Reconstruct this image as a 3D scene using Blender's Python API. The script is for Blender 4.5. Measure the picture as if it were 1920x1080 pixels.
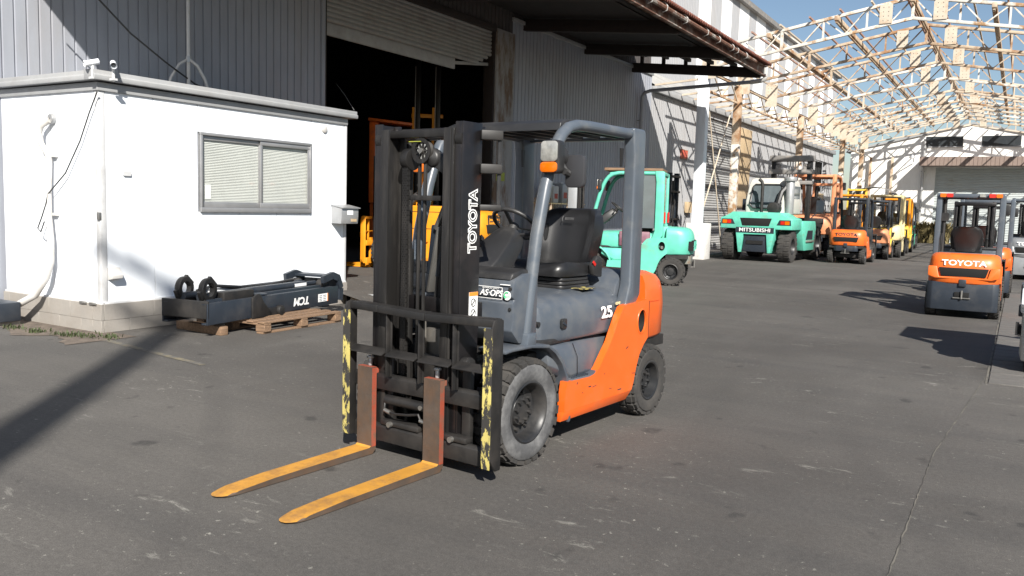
import bpy, bmesh, math, random
from mathutils import Vector, Matrix, Quaternion
R = math.radians
random.seed(7)
sc = bpy.context.scene
for o in list(bpy.data.objects): bpy.data.objects.remove(o)
COL = sc.collection

# ---------------------------------------------------------------- camera
# world axes: x = across the yard (towards the right), y = along the yard, z = up; camera stands at the origin
cd = bpy.data.cameras.new('camera'); cam = bpy.data.objects.new('camera', cd); COL.objects.link(cam)
cd.sensor_width = 36; cd.lens = 1572.2263 / 1920 * 36; cd.clip_end = 2000; cd.clip_start = .05
_yaw, _pit, _rol = R(31), R(-5.62985), R(1.66769)
_f = Vector((-math.sin(_yaw) * math.cos(_pit), math.cos(_yaw) * math.cos(_pit), math.sin(_pit)))
_r = Vector((math.cos(_yaw), math.sin(_yaw), 0)); _u = _r.cross(_f)
_r2 = _r * math.cos(_rol) + _u * math.sin(_rol); _u2 = -_r * math.sin(_rol) + _u * math.cos(_rol)
m = Matrix((_r2, _u2, -_f)).transposed().to_4x4(); m.translation = (0, 0, 1.5374)
cam.matrix_world = m; sc.camera = cam

# ---------------------------------------------------------------- sky, sun, exposure
SUNH = Vector((.658, -.753)).normalized(); SUNEL = R(36)
w = bpy.data.worlds.new('World'); sc.world = w; w.use_nodes = True
nt = w.node_tree; bg = nt.nodes['Background']
sky = nt.nodes.new('ShaderNodeTexSky'); sky.sky_type = 'NISHITA'; sky.sun_disc = False
sky.sun_elevation = SUNEL; sky.sun_rotation = math.atan2(SUNH.x, SUNH.y)
sky.air_density = 1.0; sky.dust_density = .7; sky.ozone_density = 1.5
nt.links.new(sky.outputs[0], bg.inputs[0]); bg.inputs[1].default_value = .058
sl = bpy.data.lights.new('sun', 'SUN'); sl.energy = 5.0; sl.angle = R(.53); sl.color = (1, .955, .88)
so = bpy.data.objects.new('sun', sl); COL.objects.link(so)
sd = Vector((SUNH.x * math.cos(SUNEL), SUNH.y * math.cos(SUNEL), math.sin(SUNEL)))
so.rotation_euler = sd.to_track_quat('Z', 'Y').to_euler(); so.location = sd * 60
vs = sc.view_settings; vs.view_transform = 'Standard'; vs.look = 'None'; vs.gamma = 1; vs.exposure = .86
vs.use_curve_mapping = False
sc.render.engine = 'CYCLES'

# ---------------------------------------------------------------- materials
MATS = {}
def mat(name, col, rough=.5, metal=0., var=.12, vscale=6., dirt=None, dscale=3., damt=.35, bump=0., bscale=40., emit=0., spec=.5, lo=.5, hi=.68, coat=0., stretch=None):
    if name in MATS: return MATS[name]
    mt = bpy.data.materials.new(name); mt.use_nodes = True; t = mt.node_tree; N = t.nodes; L = t.links
    b = N['Principled BSDF']; b.inputs['Roughness'].default_value = rough; b.inputs['Metallic'].default_value = metal
    b.inputs['Specular IOR Level'].default_value = spec
    if coat: b.inputs['Coat Weight'].default_value = coat; b.inputs['Coat Roughness'].default_value = .12
    tc = N.new('ShaderNodeTexCoord'); src = tc.outputs['Object']
    if stretch:
        mp = N.new('ShaderNodeMapping'); mp.inputs['Scale'].default_value = stretch; L.new(src, mp.inputs[0]); src = mp.outputs[0]
    n1 = N.new('ShaderNodeTexNoise'); n1.inputs['Scale'].default_value = vscale; n1.inputs['Detail'].default_value = 6; L.new(src, n1.inputs['Vector'])
    mr = N.new('ShaderNodeMapRange'); mr.inputs[1].default_value = .3; mr.inputs[2].default_value = .7
    mr.inputs[3].default_value = 1 - var; mr.inputs[4].default_value = 1 + var; L.new(n1.outputs[0], mr.inputs[0])
    mx = N.new('ShaderNodeMix'); mx.data_type = 'RGBA'; mx.blend_type = 'MULTIPLY'; mx.inputs[0].default_value = 1
    mx.inputs[6].default_value = (*col, 1); L.new(mr.outputs[0], mx.inputs[7]); out = mx.outputs[2]
    if dirt:
        n2 = N.new('ShaderNodeTexNoise'); n2.inputs['Scale'].default_value = dscale; n2.inputs['Detail'].default_value = 9; n2.inputs['Roughness'].default_value = .68
        L.new(src, n2.inputs['Vector'])
        r2 = N.new('ShaderNodeMapRange'); r2.inputs[1].default_value = lo; r2.inputs[2].default_value = hi; r2.inputs[4].default_value = damt; L.new(n2.outputs[0], r2.inputs[0])
        m2 = N.new('ShaderNodeMix'); m2.data_type = 'RGBA'; L.new(r2.outputs[0], m2.inputs[0]); L.new(out, m2.inputs[6]); m2.inputs[7].default_value = (*dirt, 1); out = m2.outputs[2]
        r3 = N.new('ShaderNodeMapRange'); r3.inputs[3].default_value = rough; r3.inputs[4].default_value = min(1, rough + .35); L.new(r2.outputs[0], r3.inputs[0]); L.new(r3.outputs[0], b.inputs['Roughness'])
    L.new(out, b.inputs['Base Color'])
    if bump:
        n3 = N.new('ShaderNodeTexNoise'); n3.inputs['Scale'].default_value = bscale; n3.inputs['Detail'].default_value = 4; L.new(src, n3.inputs['Vector'])
        bp = N.new('ShaderNodeBump'); bp.inputs['Strength'].default_value = bump; bp.inputs['Distance'].default_value = .01; L.new(n3.outputs[0], bp.inputs['Height']); L.new(bp.outputs[0], b.inputs['Normal'])
    if emit:
        b.inputs['Emission Color'].default_value = (*col, 1); b.inputs['Emission Strength'].default_value = emit
    MATS[name] = mt; return mt

GRIME = (.07, .06, .05)
mat('orange', (.70, .112, .013), .33, dirt=(.34, .12, .05), dscale=6, damt=.45, lo=.5, hi=.78, var=.07, coat=.25)
mat('orange_deep', (.66, .07, .008), .4, dirt=GRIME, damt=.25, var=.06)
mat('orange_faded', (.72, .14, .02), .4, dirt=GRIME, dscale=5, damt=.4, var=.1)
mat('slate', (.068, .080, .098), .36, dirt=(.125, .12, .11), dscale=6, damt=.55, lo=.44, hi=.76, var=.12, coat=.12)
mat('slate_post', (.075, .089, .108), .32, dirt=(.2, .19, .17), dscale=5, damt=.3, var=.07, coat=.2)
mat('slate_dark', (.020, .026, .036), .42, dirt=(.055, .052, .05), damt=.35, var=.1)
mat('black_steel', (.012, .0115, .0115), .5, dirt=(.04, .034, .029), dscale=5, damt=.55, lo=.42, hi=.72, var=.2)
mat('mast_steel', (.017, .016, .0155), .45, dirt=(.058, .052, .047), dscale=6, damt=.5, var=.2, stretch=(2, 2, .25), metal=.2)
mat('mast_paint', (.008, .0072, .0078), .38, dirt=(.021, .015, .014), dscale=5, damt=.5, var=.2, coat=.15)
mat('black_plastic', (.02, .02, .021), .42, dirt=(.07, .065, .06), damt=.3, var=.1)
mat('black_vinyl', (.012, .012, .013), .36, dirt=(.035, .033, .031), damt=.3, var=.1, bump=.05, bscale=200)
mat('dark_void', (.006, .006, .006), .9, var=.1)
mat('rubber', (.028, .027, .026), .85, dirt=(.085, .075, .066), dscale=5, damt=.55, lo=.4, hi=.7, var=.15, bump=.25, bscale=60)
mat('rubber_grey', (.07, .07, .072), .75, dirt=(.165, .165, .165), dscale=7, damt=.8, lo=.44, hi=.66, var=.2, bump=.2, bscale=60)
mat('rim_dark', (.02, .021, .023), .38, dirt=(.07, .062, .055), damt=.45, var=.15, metal=.2)
mat('chrome', (.6, .6, .6), .25, metal=1, var=.1)
mat('steel_bare', (.32, .31, .29), .4, metal=.8, dirt=(.15, .1, .06), damt=.4)
mat('fork_rust', (.105, .08, .064), .5, metal=.35, dirt=(.135, .07, .035), dscale=5, damt=.8, lo=.42, hi=.7, var=.25, bump=.15, bscale=50)
mat('fork_yellow', (.47, .225, .032), .6, dirt=(.19, .10, .04), dscale=7, damt=.85, lo=.47, hi=.70, var=.14, bump=.12, bscale=60)
mat('fork_red', (.27, .055, .03), .6, dirt=(.13, .065, .04), dscale=9, damt=.95, lo=.42, hi=.6, var=.2)
mat('chip_yellow', (.50, .42, .13), .6, dirt=(.03, .028, .026), dscale=22, damt=1., lo=.47, hi=.51, var=.15, stretch=(1, 1, .45))
mat('white_decal', (.8, .8, .79), .5, var=.05)
mat('orange_decal', (.85, .25, .03), .5, var=.05)
mat('green_decal', (.03, .42, .16), .5, var=.05)
mat('yellow_decal', (.75, .62, .08), .6, var=.08)
mat('red_lens', (.5, .02, .015), .15, var=.05, coat=.5)
mat('amber_lens', (.62, .13, .004), .12, var=.05, coat=.6)
mat('clear_lens', (.36, .355, .33), .2, var=.25, vscale=25, metal=.35, coat=.6)
mat('mirror_back', (.035, .035, .038), .4, var=.1)
mat('mint', (.11, .47, .355), .42, dirt=(.2, .12, .06), dscale=5, damt=.5, lo=.56, hi=.74, var=.1)
mat('mint_grime', (.16, .17, .15), .6, dirt=(.2, .1, .05), dscale=6, damt=.8, var=.2)
mat('taxi_yellow', (.72, .27, .012), .45, dirt=(.2, .09, .03), dscale=6, damt=.45, lo=.55, hi=.75, var=.1)
mat('lemon', (.7, .46, .05), .5, dirt=(.2, .13, .05), dscale=6, damt=.5, lo=.5, hi=.72, var=.15)
mat('cream', (.66, .55, .30), .5, dirt=(.3, .2, .1), dscale=6, damt=.5, var=.15)
mat('coral', (.62, .25, .12), .5, dirt=(.25, .1, .06), dscale=5, damt=.5, var=.15)
mat('green_paint', (.03, .25, .15), .45, dirt=GRIME, damt=.4)
mat('silver_paint', (.28, .29, .3), .4, dirt=GRIME, damt=.35, metal=.3)
mat('offwhite', (.50, .49, .45), .5, dirt=(.3, .27, .22), damt=.4)
mat('white_paint', (.77, .80, .84), .55, dirt=(.56, .56, .56), dscale=3, damt=.55, lo=.5, hi=.74, var=.03, stretch=(1, 1, .22))
mat('white_trim', (.55, .555, .56), .5, dirt=(.35, .34, .33), dscale=4, damt=.4, var=.05)
mat('fascia_grey', (.30, .305, .31), .5, dirt=(.25, .24, .23), dscale=4, damt=.4, var=.06)
mat('alu_frame', (.33, .33, .335), .4, metal=.5, var=.08)
mat('blind', (.60, .595, .57), .6, dirt=(.48, .47, .44), dscale=3, damt=.4, var=.05)
mat('concrete', (.29, .27, .245), .85, dirt=(.17, .145, .12), dscale=3, damt=.7, lo=.42, hi=.72, var=.12, bump=.3, bscale=60)
mat('concrete_white', (.60, .585, .56), .8, dirt=(.32, .28, .24), dscale=3, damt=.6, var=.1, bump=.2)
mat('wood', (.20, .125, .075), .8, dirt=(.10, .065, .045), dscale=5, damt=.7, var=.25, stretch=(1, 9, 9), bump=.3)
mat('wood_pale', (.45, .35, .25), .8, dirt=(.25, .17, .1), dscale=6, damt=.6, var=.2)
mat('pvc', (.50, .49, .475), .5, dirt=(.42, .38, .32), dscale=8, damt=.5, var=.06)
mat('cable_black', (.03, .03, .03), .6, var=.05)
mat('zinc', (.38, .385, .39), .4, metal=.5, dirt=(.25, .22, .2), damt=.4)
mat('wall_grey', (.29, .305, .345), .55, dirt=(.26, .25, .25), dscale=1.2, damt=.45, var=.06, stretch=(1, 1, .3))
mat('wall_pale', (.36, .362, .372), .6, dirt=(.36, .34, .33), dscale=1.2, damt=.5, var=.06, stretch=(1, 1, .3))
mat('wall_stripe_white', (.78, .78, .78), .6, dirt=(.6, .59, .57), dscale=1.2, damt=.3, var=.03)
mat('wall_far_white', (.78, .775, .75), .6, dirt=(.6, .57, .5), dscale=.8, damt=.4, var=.04, stretch=(1, 1, .3))
mat('shutter_grey', (.30, .30, .295), .5, dirt=(.2, .18, .16), dscale=2, damt=.5, var=.08)
mat('shutter_pale', (.46, .50, .50), .55, dirt=(.3, .26, .22), dscale=2.5, damt=.6, lo=.52, hi=.7, var=.06, stretch=(.5, 1, 3))
mat('rusty_column', (.26, .255, .25), .65, dirt=(.14, .085, .05), dscale=2.5, damt=.9, lo=.48, hi=.6, var=.1, stretch=(1, 1, .35))
mat('rusty_steel', (.15, .07, .045), .8, dirt=(.33, .31, .28), dscale=3, damt=.8, lo=.5, hi=.6, var=.3)
mat('tile_rust', (.17, .06, .04), .85, dirt=(.06, .04, .035), dscale=5, damt=.7, var=.3, bump=.4)
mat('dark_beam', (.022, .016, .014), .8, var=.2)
mat('header_brown_shaded', (.06, .052, .05), .8, dirt=(.03, .025, .022), dscale=2, damt=.6)  # dark brown header; also carries the shade under the canopy in its colour
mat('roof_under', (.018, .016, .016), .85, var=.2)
mat('truss_paint', (.60, .57, .51), .6, dirt=(.32, .18, .08), dscale=2.2, damt=.95, lo=.5, hi=.6, var=.08)
mat('truss_rust', (.47, .38, .28), .7, dirt=(.27, .135, .06), dscale=1.6, damt=.9, lo=.46, hi=.60, var=.15)
mat('truss_red', (.34, .2, .155), .75, dirt=(.45, .36, .29), dscale=2.5, damt=.7, var=.2)
mat('truss_cream', (.52, .45, .36), .65, dirt=(.34, .21, .11), dscale=3, damt=.7, lo=.5, hi=.66, var=.1)
mat('lean_roof', (.34, .335, .32), .85, dirt=(.2, .18, .16), dscale=1.5, damt=.6, var=.1)
mat('plywood', (.45, .34, .21), .75, dirt=(.28, .19, .1), dscale=3, damt=.6, var=.12)
mat('brown_clad', (.22, .165, .14), .6, dirt=(.15, .11, .09), damt=.4, var=.06)
mat('window_dark', (.035, .04, .045), .12, var=.1, spec=.6)
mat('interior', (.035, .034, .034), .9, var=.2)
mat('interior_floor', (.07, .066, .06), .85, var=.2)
mat('mauve', (.17, .07, .10), .5, dirt=(.3, .25, .25), damt=.3)
mat('sign_yellow', (.35, .38, .05), .6)
mat('sign_red', (.45, .08, .05), .6, var=.15)
mat('leaf', (.045, .06, .02), .7, var=.4, vscale=30)
mat('dry_leaf', (.15, .12, .05), .8, var=.4, vscale=30)
mat('soil', (.12, .095, .075), .95, dirt=(.05, .04, .035), dscale=9, damt=.8, var=.3, bump=.6, bscale=50)
mat('pole_concrete', (.3, .29, .28), .9, bump=.2)
mat('bucket_grey', (.2, .19, .18), .6, dirt=(.32, .27, .22), damt=.6)
mat('glass_cab', (.10, .12, .13), .05, var=.1, spec=.8)

def asphalt():
    mt = bpy.data.materials.new('asphalt'); mt.use_nodes = True; t = mt.node_tree; N = t.nodes; L = t.links
    b = N['Principled BSDF']; b.inputs['Roughness'].default_value = .82; b.inputs['Specular IOR Level'].default_value = .35
    tc = N.new('ShaderNodeTexCoord')
    def noise(scale, detail=6, rough=.55, vec=None, dist=0.):
        n = N.new('ShaderNodeTexNoise'); n.inputs['Scale'].default_value = scale; n.inputs['Detail'].default_value = detail; n.inputs['Roughness'].default_value = rough
        n.inputs['Distortion'].default_value = dist; L.new(vec or tc.outputs['Object'], n.inputs['Vector']); return n.outputs[0]
    def rng(x, a, b_, c, d):
        r = N.new('ShaderNodeMapRange'); r.inputs[1].default_value = a; r.inputs[2].default_value = b_; r.inputs[3].default_value = c; r.inputs[4].default_value = d; L.new(x, r.inputs[0]); return r.outputs[0]
    def mp(sx, sy, rz=0.):
        q = N.new('ShaderNodeMapping'); q.inputs['Scale'].default_value = (sx, sy, 1); q.inputs['Rotation'].default_value = (0, 0, rz); L.new(tc.outputs['Object'], q.inputs[0]); return q.outputs[0]
    def mixc(f, a, bcol):
        q = N.new('ShaderNodeMix'); q.data_type = 'RGBA'
        if f is not None: L.new(f, q.inputs[0])
        for k, s in ((6, a), (7, bcol)):
            if isinstance(s, tuple): q.inputs[k].default_value = (*s, 1)
            else: L.new(s, q.inputs[k])
        return q.outputs[2]
    def mul(a, b_):
        q = N.new('ShaderNodeMath'); q.operation = 'MULTIPLY'; L.new(a, q.inputs[0]); L.new(b_, q.inputs[1]); return q.outputs[0]
    big = noise(.22, 5, .6)
    c = mixc(rng(big, .38, .62, 0, 1), (.066, .061, .056), (.104, .097, .089))
    # long tyre-polished streaks across and along the yard
    st = noise(1.0, 6, .6, mp(.35, 2.2, R(38)))
    c = mixc(rng(st, .45, .72, 0, .55), c, (.056, .054, .0525))
    st2 = noise(1.0, 5, .6, mp(1.6, .3, R(15)))
    c = mixc(rng(st2, .55, .75, 0, .4), c, (.118, .111, .102))
    # faint tyre tracks: pairs of rubber arcs left by turning trucks
    brk = noise(.9, 4, .6)
    for cx, cy, r_ in ((7.5, -3.0, 8.2), (-13.5, -6.5, 13.6), (-1.5, 14.5, 8.6), (9.5, 9.0, 10.8)):
        vd = N.new('ShaderNodeVectorMath'); vd.operation = 'DISTANCE'; L.new(tc.outputs['Object'], vd.inputs[0]); vd.inputs[1].default_value = (cx, cy, 0)
        for dr in (0, .95):
            sb = N.new('ShaderNodeMath'); sb.operation = 'SUBTRACT'; L.new(vd.outputs['Value'], sb.inputs[0]); sb.inputs[1].default_value = r_ + dr
            ab = N.new('ShaderNodeMath'); ab.operation = 'ABSOLUTE'; L.new(sb.outputs[0], ab.inputs[0])
            c = mixc(mul(rng(ab.outputs[0], .04, .13, .24, 0), rng(brk, .38, .6, 0, 1)), c, (.05, .047, .045))
    # oil spots
    oil = noise(3.2, 3, .5)
    c = mixc(rng(oil, .66, .72, 0, .8), c, (.04, .038, .036))
    # chalky scuffs
    sc1 = noise(5.5, 10, .75, mp(.55, 1.6, R(60)), .6)
    gate = noise(.75, 3, .5)
    c = mixc(mul(rng(sc1, .585, .69, 0, 1), rng(gate, .47, .58, 0, .7)), c, (.28, .27, .24))
    sc2 = noise(22, 6, .7)
    c = mixc(mul(rng(sc2, .625, .68, 0, 1), rng(gate, .40, .56, 0, .75)), c, (.33, .32, .28))
    # aggregate grain
    gr = noise(160, 3, .7)
    g2 = N.new('ShaderNodeMix'); g2.data_type = 'RGBA'; g2.blend_type = 'MULTIPLY'; g2.inputs[0].default_value = 1; L.new(c, g2.inputs[6]); L.new(rng(gr, .3, .7, .62, 1.38), g2.inputs[7])
    gr2 = noise(35, 5, .7)
    g3 = N.new('ShaderNodeMix'); g3.data_type = 'RGBA'; g3.blend_type = 'MULTIPLY'; g3.inputs[0].default_value = 1; L.new(g2.outputs[2], g3.inputs[6]); L.new(rng(gr2, .3, .7, .82, 1.18), g3.inputs[7])
    L.new(g3.outputs[2], b.inputs['Base Color'])
    bp = N.new('ShaderNodeBump'); bp.inputs['Strength'].default_value = .35; bp.inputs['Distance'].default_value = .006; L.new(gr, bp.inputs['Height']); L.new(bp.outputs[0], b.inputs['Normal'])
    MATS['asphalt'] = mt
asphalt()

# ---------------------------------------------------------------- mesh helpers
class MB:
    def __init__(s): s.v = []; s.f = []; s.m = []; s.cur = 0
    def add(s, vs_, fs, mi=None):
        k = len(s.v); s.v += [tuple(p) for p in vs_]
        for f in fs: s.f.append([i + k for i in f]); s.m.append(s.cur if mi is None else mi)
        return s
    def box(s, x0, x1, y0, y1, z0, z1, mi=None):
        if x0 > x1: x0, x1 = x1, x0
        if y0 > y1: y0, y1 = y1, y0
        return s.add([(x0,y0,z0),(x1,y0,z0),(x1,y1,z0),(x0,y1,z0),(x0,y0,z1),(x1,y0,z1),(x1,y1,z1),(x0,y1,z1)],
              [(3,2,1,0),(4,5,6,7),(0,1,5,4),(1,2,6,5),(2,3,7,6),(3,0,4,7)], mi)
    def bar(s, p0, p1, w_, h_, up=(0,0,1), mi=None):
        p0 = Vector(p0); p1 = Vector(p1); d = (p1 - p0).normalized(); up = Vector(up)
        if abs(d.dot(up)) > .98: up = Vector((1,0,0)) if abs(d.x) < .9 else Vector((0,1,0))
        a = d.cross(up).normalized(); b = a.cross(d)
        vs_ = []
        for p in (p0, p1):
            for sx, sy in ((-1,-1),(1,-1),(1,1),(-1,1)): vs_.append(p + a * sx * w_ / 2 + b * sy * h_ / 2)
        return s.add(vs_, [(3,2,1,0),(4,5,6,7),(0,1,5,4),(1,2,6,5),(2,3,7,6),(3,0,4,7)], mi)
    def loft(s, rings, caps=True, closed=True, mi=None):
        n = len(rings[0]); k = [p for r_ in rings for p in r_]; fs = []
        for i in range(len(rings) - 1):
            for j in range(n if closed else n - 1):
                a = i * n + j; b = i * n + (j + 1) % n
                fs.append((a, b, b + n, a + n))
        if caps: fs.append(tuple(range(n - 1, -1, -1))); fs.append(tuple(range((len(rings) - 1) * n, len(rings) * n)))
        return s.add(k, fs, mi)
    def cyl(s, p0, p1, r0, r1=None, n=16, caps=True, mi=None):
        r1 = r0 if r1 is None else r1
        p0 = Vector(p0); p1 = Vector(p1); d = (p1 - p0).normalized(); up = Vector((0,0,1)) if abs(d.z) < .9 else Vector((1,0,0))
        a = d.cross(up).normalized(); b = d.cross(a)
        rings = [[p + (a * math.cos(t) + b * math.sin(t)) * r_ for t in (2 * math.pi * i / n for i in range(n))] for p, r_ in ((p0, r0), (p1, r1))]
        return s.loft(rings, caps, mi=mi)
    def tube(s, pts, r_, n=10, caps=True, mi=None, flat=1.):
        pts = [Vector(p) for p in pts]; rings = []; a = None
        for i, p in enumerate(pts):
            d = ((pts[min(i + 1, len(pts) - 1)] - pts[max(i - 1, 0)])).normalized()
            if a is None:
                up = Vector((0,0,1)) if abs(d.z) < .9 else Vector((0,1,0)); a = d.cross(up).normalized()
            else: a = (a - d * a.dot(d)).normalized()
            b = d.cross(a); rr = r_[i] if isinstance(r_, (list, tuple)) else r_
            rings.append([p + (a * math.cos(t) * flat + b * math.sin(t)) * rr for t in (2 * math.pi * j / n for j in range(n))])
        return s.loft(rings, caps, mi=mi)
    def prism(s, pts, axis, a, b, mi=None):
        def P(u_, v_, w_): return {'x': (w_, u_, v_), 'y': (u_, w_, v_), 'z': (u_, v_, w_)}[axis]
        n = len(pts)
        vs_ = [P(u_, v_, a) for u_, v_ in pts] + [P(u_, v_, b) for u_, v_ in pts]
        fs = [tuple(range(n)), tuple(range(2 * n - 1, n - 1, -1))] + [(i, i + n, (i + 1) % n + n, (i + 1) % n) for i in range(n)]
        return s.add(vs_, fs, mi)
    def lathe(s, prof, org, axis, n=32, mi=None, caps=False):
        org = Vector(org); d = Vector(axis).normalized(); up = Vector((0,0,1)) if abs(d.z) < .9 else Vector((1,0,0))
        a = d.cross(up).normalized(); b = d.cross(a)
        rings = [[org + d * h + (a * math.cos(t) + b * math.sin(t)) * max(r_, 1e-4) for t in (2 * math.pi * j / n for j in range(n))] for r_, h in prof]
        return s.loft(rings, caps, mi=mi)
    def disc(s, c, axis, r_, th=.004, n=20, mi=None):
        c = Vector(c); d = Vector(axis).normalized(); return s.cyl(c, c + d * th, r_, n=n, mi=mi)
    def rbox(s, x0, x1, y0, y1, z0, z1, r_, axis='x', seg=4, mi=None):
        # box with four rounded edges running along axis
        def rr(a0, a1, b0, b1):
            o = []
            for cx, cy, t0 in ((a1 - r_, b1 - r_, 0), (a0 + r_, b1 - r_, 90), (a0 + r_, b0 + r_, 180), (a1 - r_, b0 + r_, 270)):
                for i in range(seg + 1):
                    t = R(t0 + 90 * i / seg); o.append((cx + r_ * math.cos(t), cy + r_ * math.sin(t)))
            return o
        if axis == 'x': return s.prism(rr(y0, y1, z0, z1), 'x', x0, x1, mi)
        if axis == 'y': return s.prism(rr(x0, x1, z0, z1), 'y', y0, y1, mi)
        return s.prism(rr(x0, x1, y0, y1), 'z', z0, z1, mi)
    def mesh(s, name, bevel=0., seg=2, smooth=40, fix=True):
        me = bpy.data.meshes.new(name); me.from_pydata(s.v, [], s.f)
        for i, p in enumerate(me.polygons): p.material_index = s.m[i]
        bm = bmesh.new(); bm.from_mesh(me)
        if fix: bmesh.ops.recalc_face_normals(bm, faces=bm.faces)
        if bevel:
            es = [e for e in bm.edges if len(e.link_faces) == 2 and e.calc_face_angle(0) > R(28)]
            bmesh.ops.bevel(bm, geom=es, offset=bevel, segments=seg, affect='EDGES', clamp_overlap=True, profile=.5)
        bm.to_mesh(me); bm.free()
        if smooth:
            me.shade_smooth(); me.set_sharp_from_angle(angle=R(smooth))
        return me
    def build(s, name, mats, parent=None, bevel=0., seg=2, smooth=40, fix=True):
        me = s.mesh(name, bevel, seg, smooth, fix)
        if isinstance(mats, str): mats = [mats]
        for q in mats: me.materials.append(MATS[q])
        ob = bpy.data.objects.new(name, me); COL.objects.link(ob)
        if parent: ob.parent = parent
        return ob

def empty(name, loc=(0,0,0), rz=0.):
    e = bpy.data.objects.new(name, None); COL.objects.link(e); e.location = loc; e.rotation_euler = (0, 0, rz); e.empty_display_size = .2; return e
def tag(o, label, cat, group=None):
    o['label'] = label; o['category'] = cat
    if group: o['group'] = group
    return o
def struct(o): o['kind'] = 'structure'; return o
def stuff(o): o['kind'] = 'stuff'; return o
def inst(ob, parent, loc=None, rot=None, mt=None):
    c = ob.copy(); COL.objects.link(c); c.parent = parent
    if loc is not None: c.location = loc
    if rot is not None: c.rotation_euler = rot
    return c
def text(name, body, size, matn, parent, origin, right, up, extr=.0015, offset=0., align='CENTER', sx=1., shear=0.):
    cu = bpy.data.curves.new(name, 'FONT'); cu.body = body; cu.size = size; cu.align_x = align; cu.align_y = 'CENTER'; cu.extrude = extr; cu.offset = offset; cu.shear = shear
    cu.resolution_u = 3
    t = bpy.data.objects.new(name, cu); COL.objects.link(t)
    dg = bpy.context.evaluated_depsgraph_get(); me = bpy.data.meshes.new_from_object(t.evaluated_get(dg)); bpy.data.objects.remove(t)
    r_ = Vector(right).normalized(); u_ = Vector(up).normalized(); n_ = r_.cross(u_)
    mw = Matrix((r_ * sx, u_, n_)).transposed().to_4x4(); mw.translation = Vector(origin); me.transform(mw)
    me.materials.clear(); me.materials.append(MATS[matn])
    ob = bpy.data.objects.new(name, me); COL.objects.link(ob)
    if parent: ob.parent = parent
    return ob

# ================================================================ SETTING
b = MB(); b.add([(-250,-120,0),(250,-120,0),(250,380,0),(-250,380,0)], [(0,1,2,3)])
ground = struct(b.build('ground', 'asphalt', smooth=0))
# construction joint in the asphalt, slightly wandering
b = MB(); pts = []
rj = random.Random(3); yy = -2.
while yy < 9.4:
    pts.append((-.37 + rj.uniform(-.003, .003) + .2 * max(0, (yy - 6) / 3.4), yy)); yy += .05
L_, R_ = [(x - rj.uniform(.0005, .006), y, .004) for x, y in pts], [(x + rj.uniform(.0005, .006), y, .004) for x, y in pts]
n_ = len(pts); b.add(L_ + R_, [(i, i + n_, i + n_ + 1, i + 1) for i in range(n_ - 1)])
mat('joint', (.065, .06, .054), .9, dirt=(.14, .13, .11), dscale=3, damt=.9, lo=.42, hi=.55)
struct(b.build('asphalt_joint', 'joint', ground, smooth=0, fix=False))
# faded yellow paint line in front of the cabin
mat('faded_line', (.15, .13, .085), .85, dirt=(.10, .094, .086), dscale=8, damt=1., lo=.42, hi=.56)
b = MB(); b.add([(-8.15,5.24,.004),(-6.3,5.0,.004),(-6.3,5.07,.004),(-8.15,5.32,.004)], [(0,1,2,3)]); struct(b.build('painted_line', 'faded_line', ground, smooth=0, fix=False))
# dirt strip at the foot of the cabin
b = MB(); rj = random.Random(5); top = [(-10.9,5.35)]; bot = []
for i in range(26):
    x = -10.9 + i * .11; bot.append((x, 4.98 + .1 * math.sin(i * .7) + rj.uniform(-.05,.05)))
poly = [(-10.9,5.62),(-8.1,5.62)] + bot[::-1]
b.add([(x,y,.005) for x,y in poly], [tuple(range(len(poly)))]); struct(b.build('soil_strip', 'soil', ground, smooth=0, fix=False))
# block paving on the right
pv = empty('block_paving', (0,0,0)); struct(pv)
mat('paver', (.115, .108, .10), .85, dirt=(.06, .057, .054), dscale=2, damt=.6, var=.15, bump=.3)
pm = MB(); pm.box(-.145,.145,-.145,.145,-.05,.012); pme = pm.mesh('paver', .006, 1); pme.materials.append(MATS['paver'])
for j in range(38):
    for i in range(5):
        if i > 2 and j > 20: continue
        p = bpy.data.objects.new('paver', pme); COL.objects.link(p); p.parent = pv
        p.location = (.0 + i * .3, 9.12 + j * .3, random.uniform(-.003,.003)); p.rotation_euler = (0, 0, random.uniform(-.006,.006))
b = MB(); b.box(-.172,-.154,8.97,20,-.02,.004); struct(b.build('drain_edge', 'joint', pv))

def corr(mb, u0, u1, z0, z1, pitch, groove, depth, f, mi=None):
    prof = []; u = u0
    while u < u1 - 1e-6:
        e = min(u + pitch, u1); g = min(groove, (e - u) * .4); s_ = g * .25
        prof += [(u, 0), (e - g, 0), (e - g + s_, -depth), (e - s_, -depth)]; u = e
    prof.append((u1, 0)); n = len(prof)
    mb.add([f(u_, v_, z0) for u_, v_ in prof] + [f(u_, v_, z1) for u_, v_ in prof], [(i, i + 1, i + 1 + n, i + n) for i in range(n - 1)], mi)
def wallx(x):            # wall facing +x
    return lambda u_, v_, z_: (x + v_, u_, z_)
def wally(y):            # wall facing -y
    return lambda u_, v_, z_: (u_, y - v_, z_)

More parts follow.
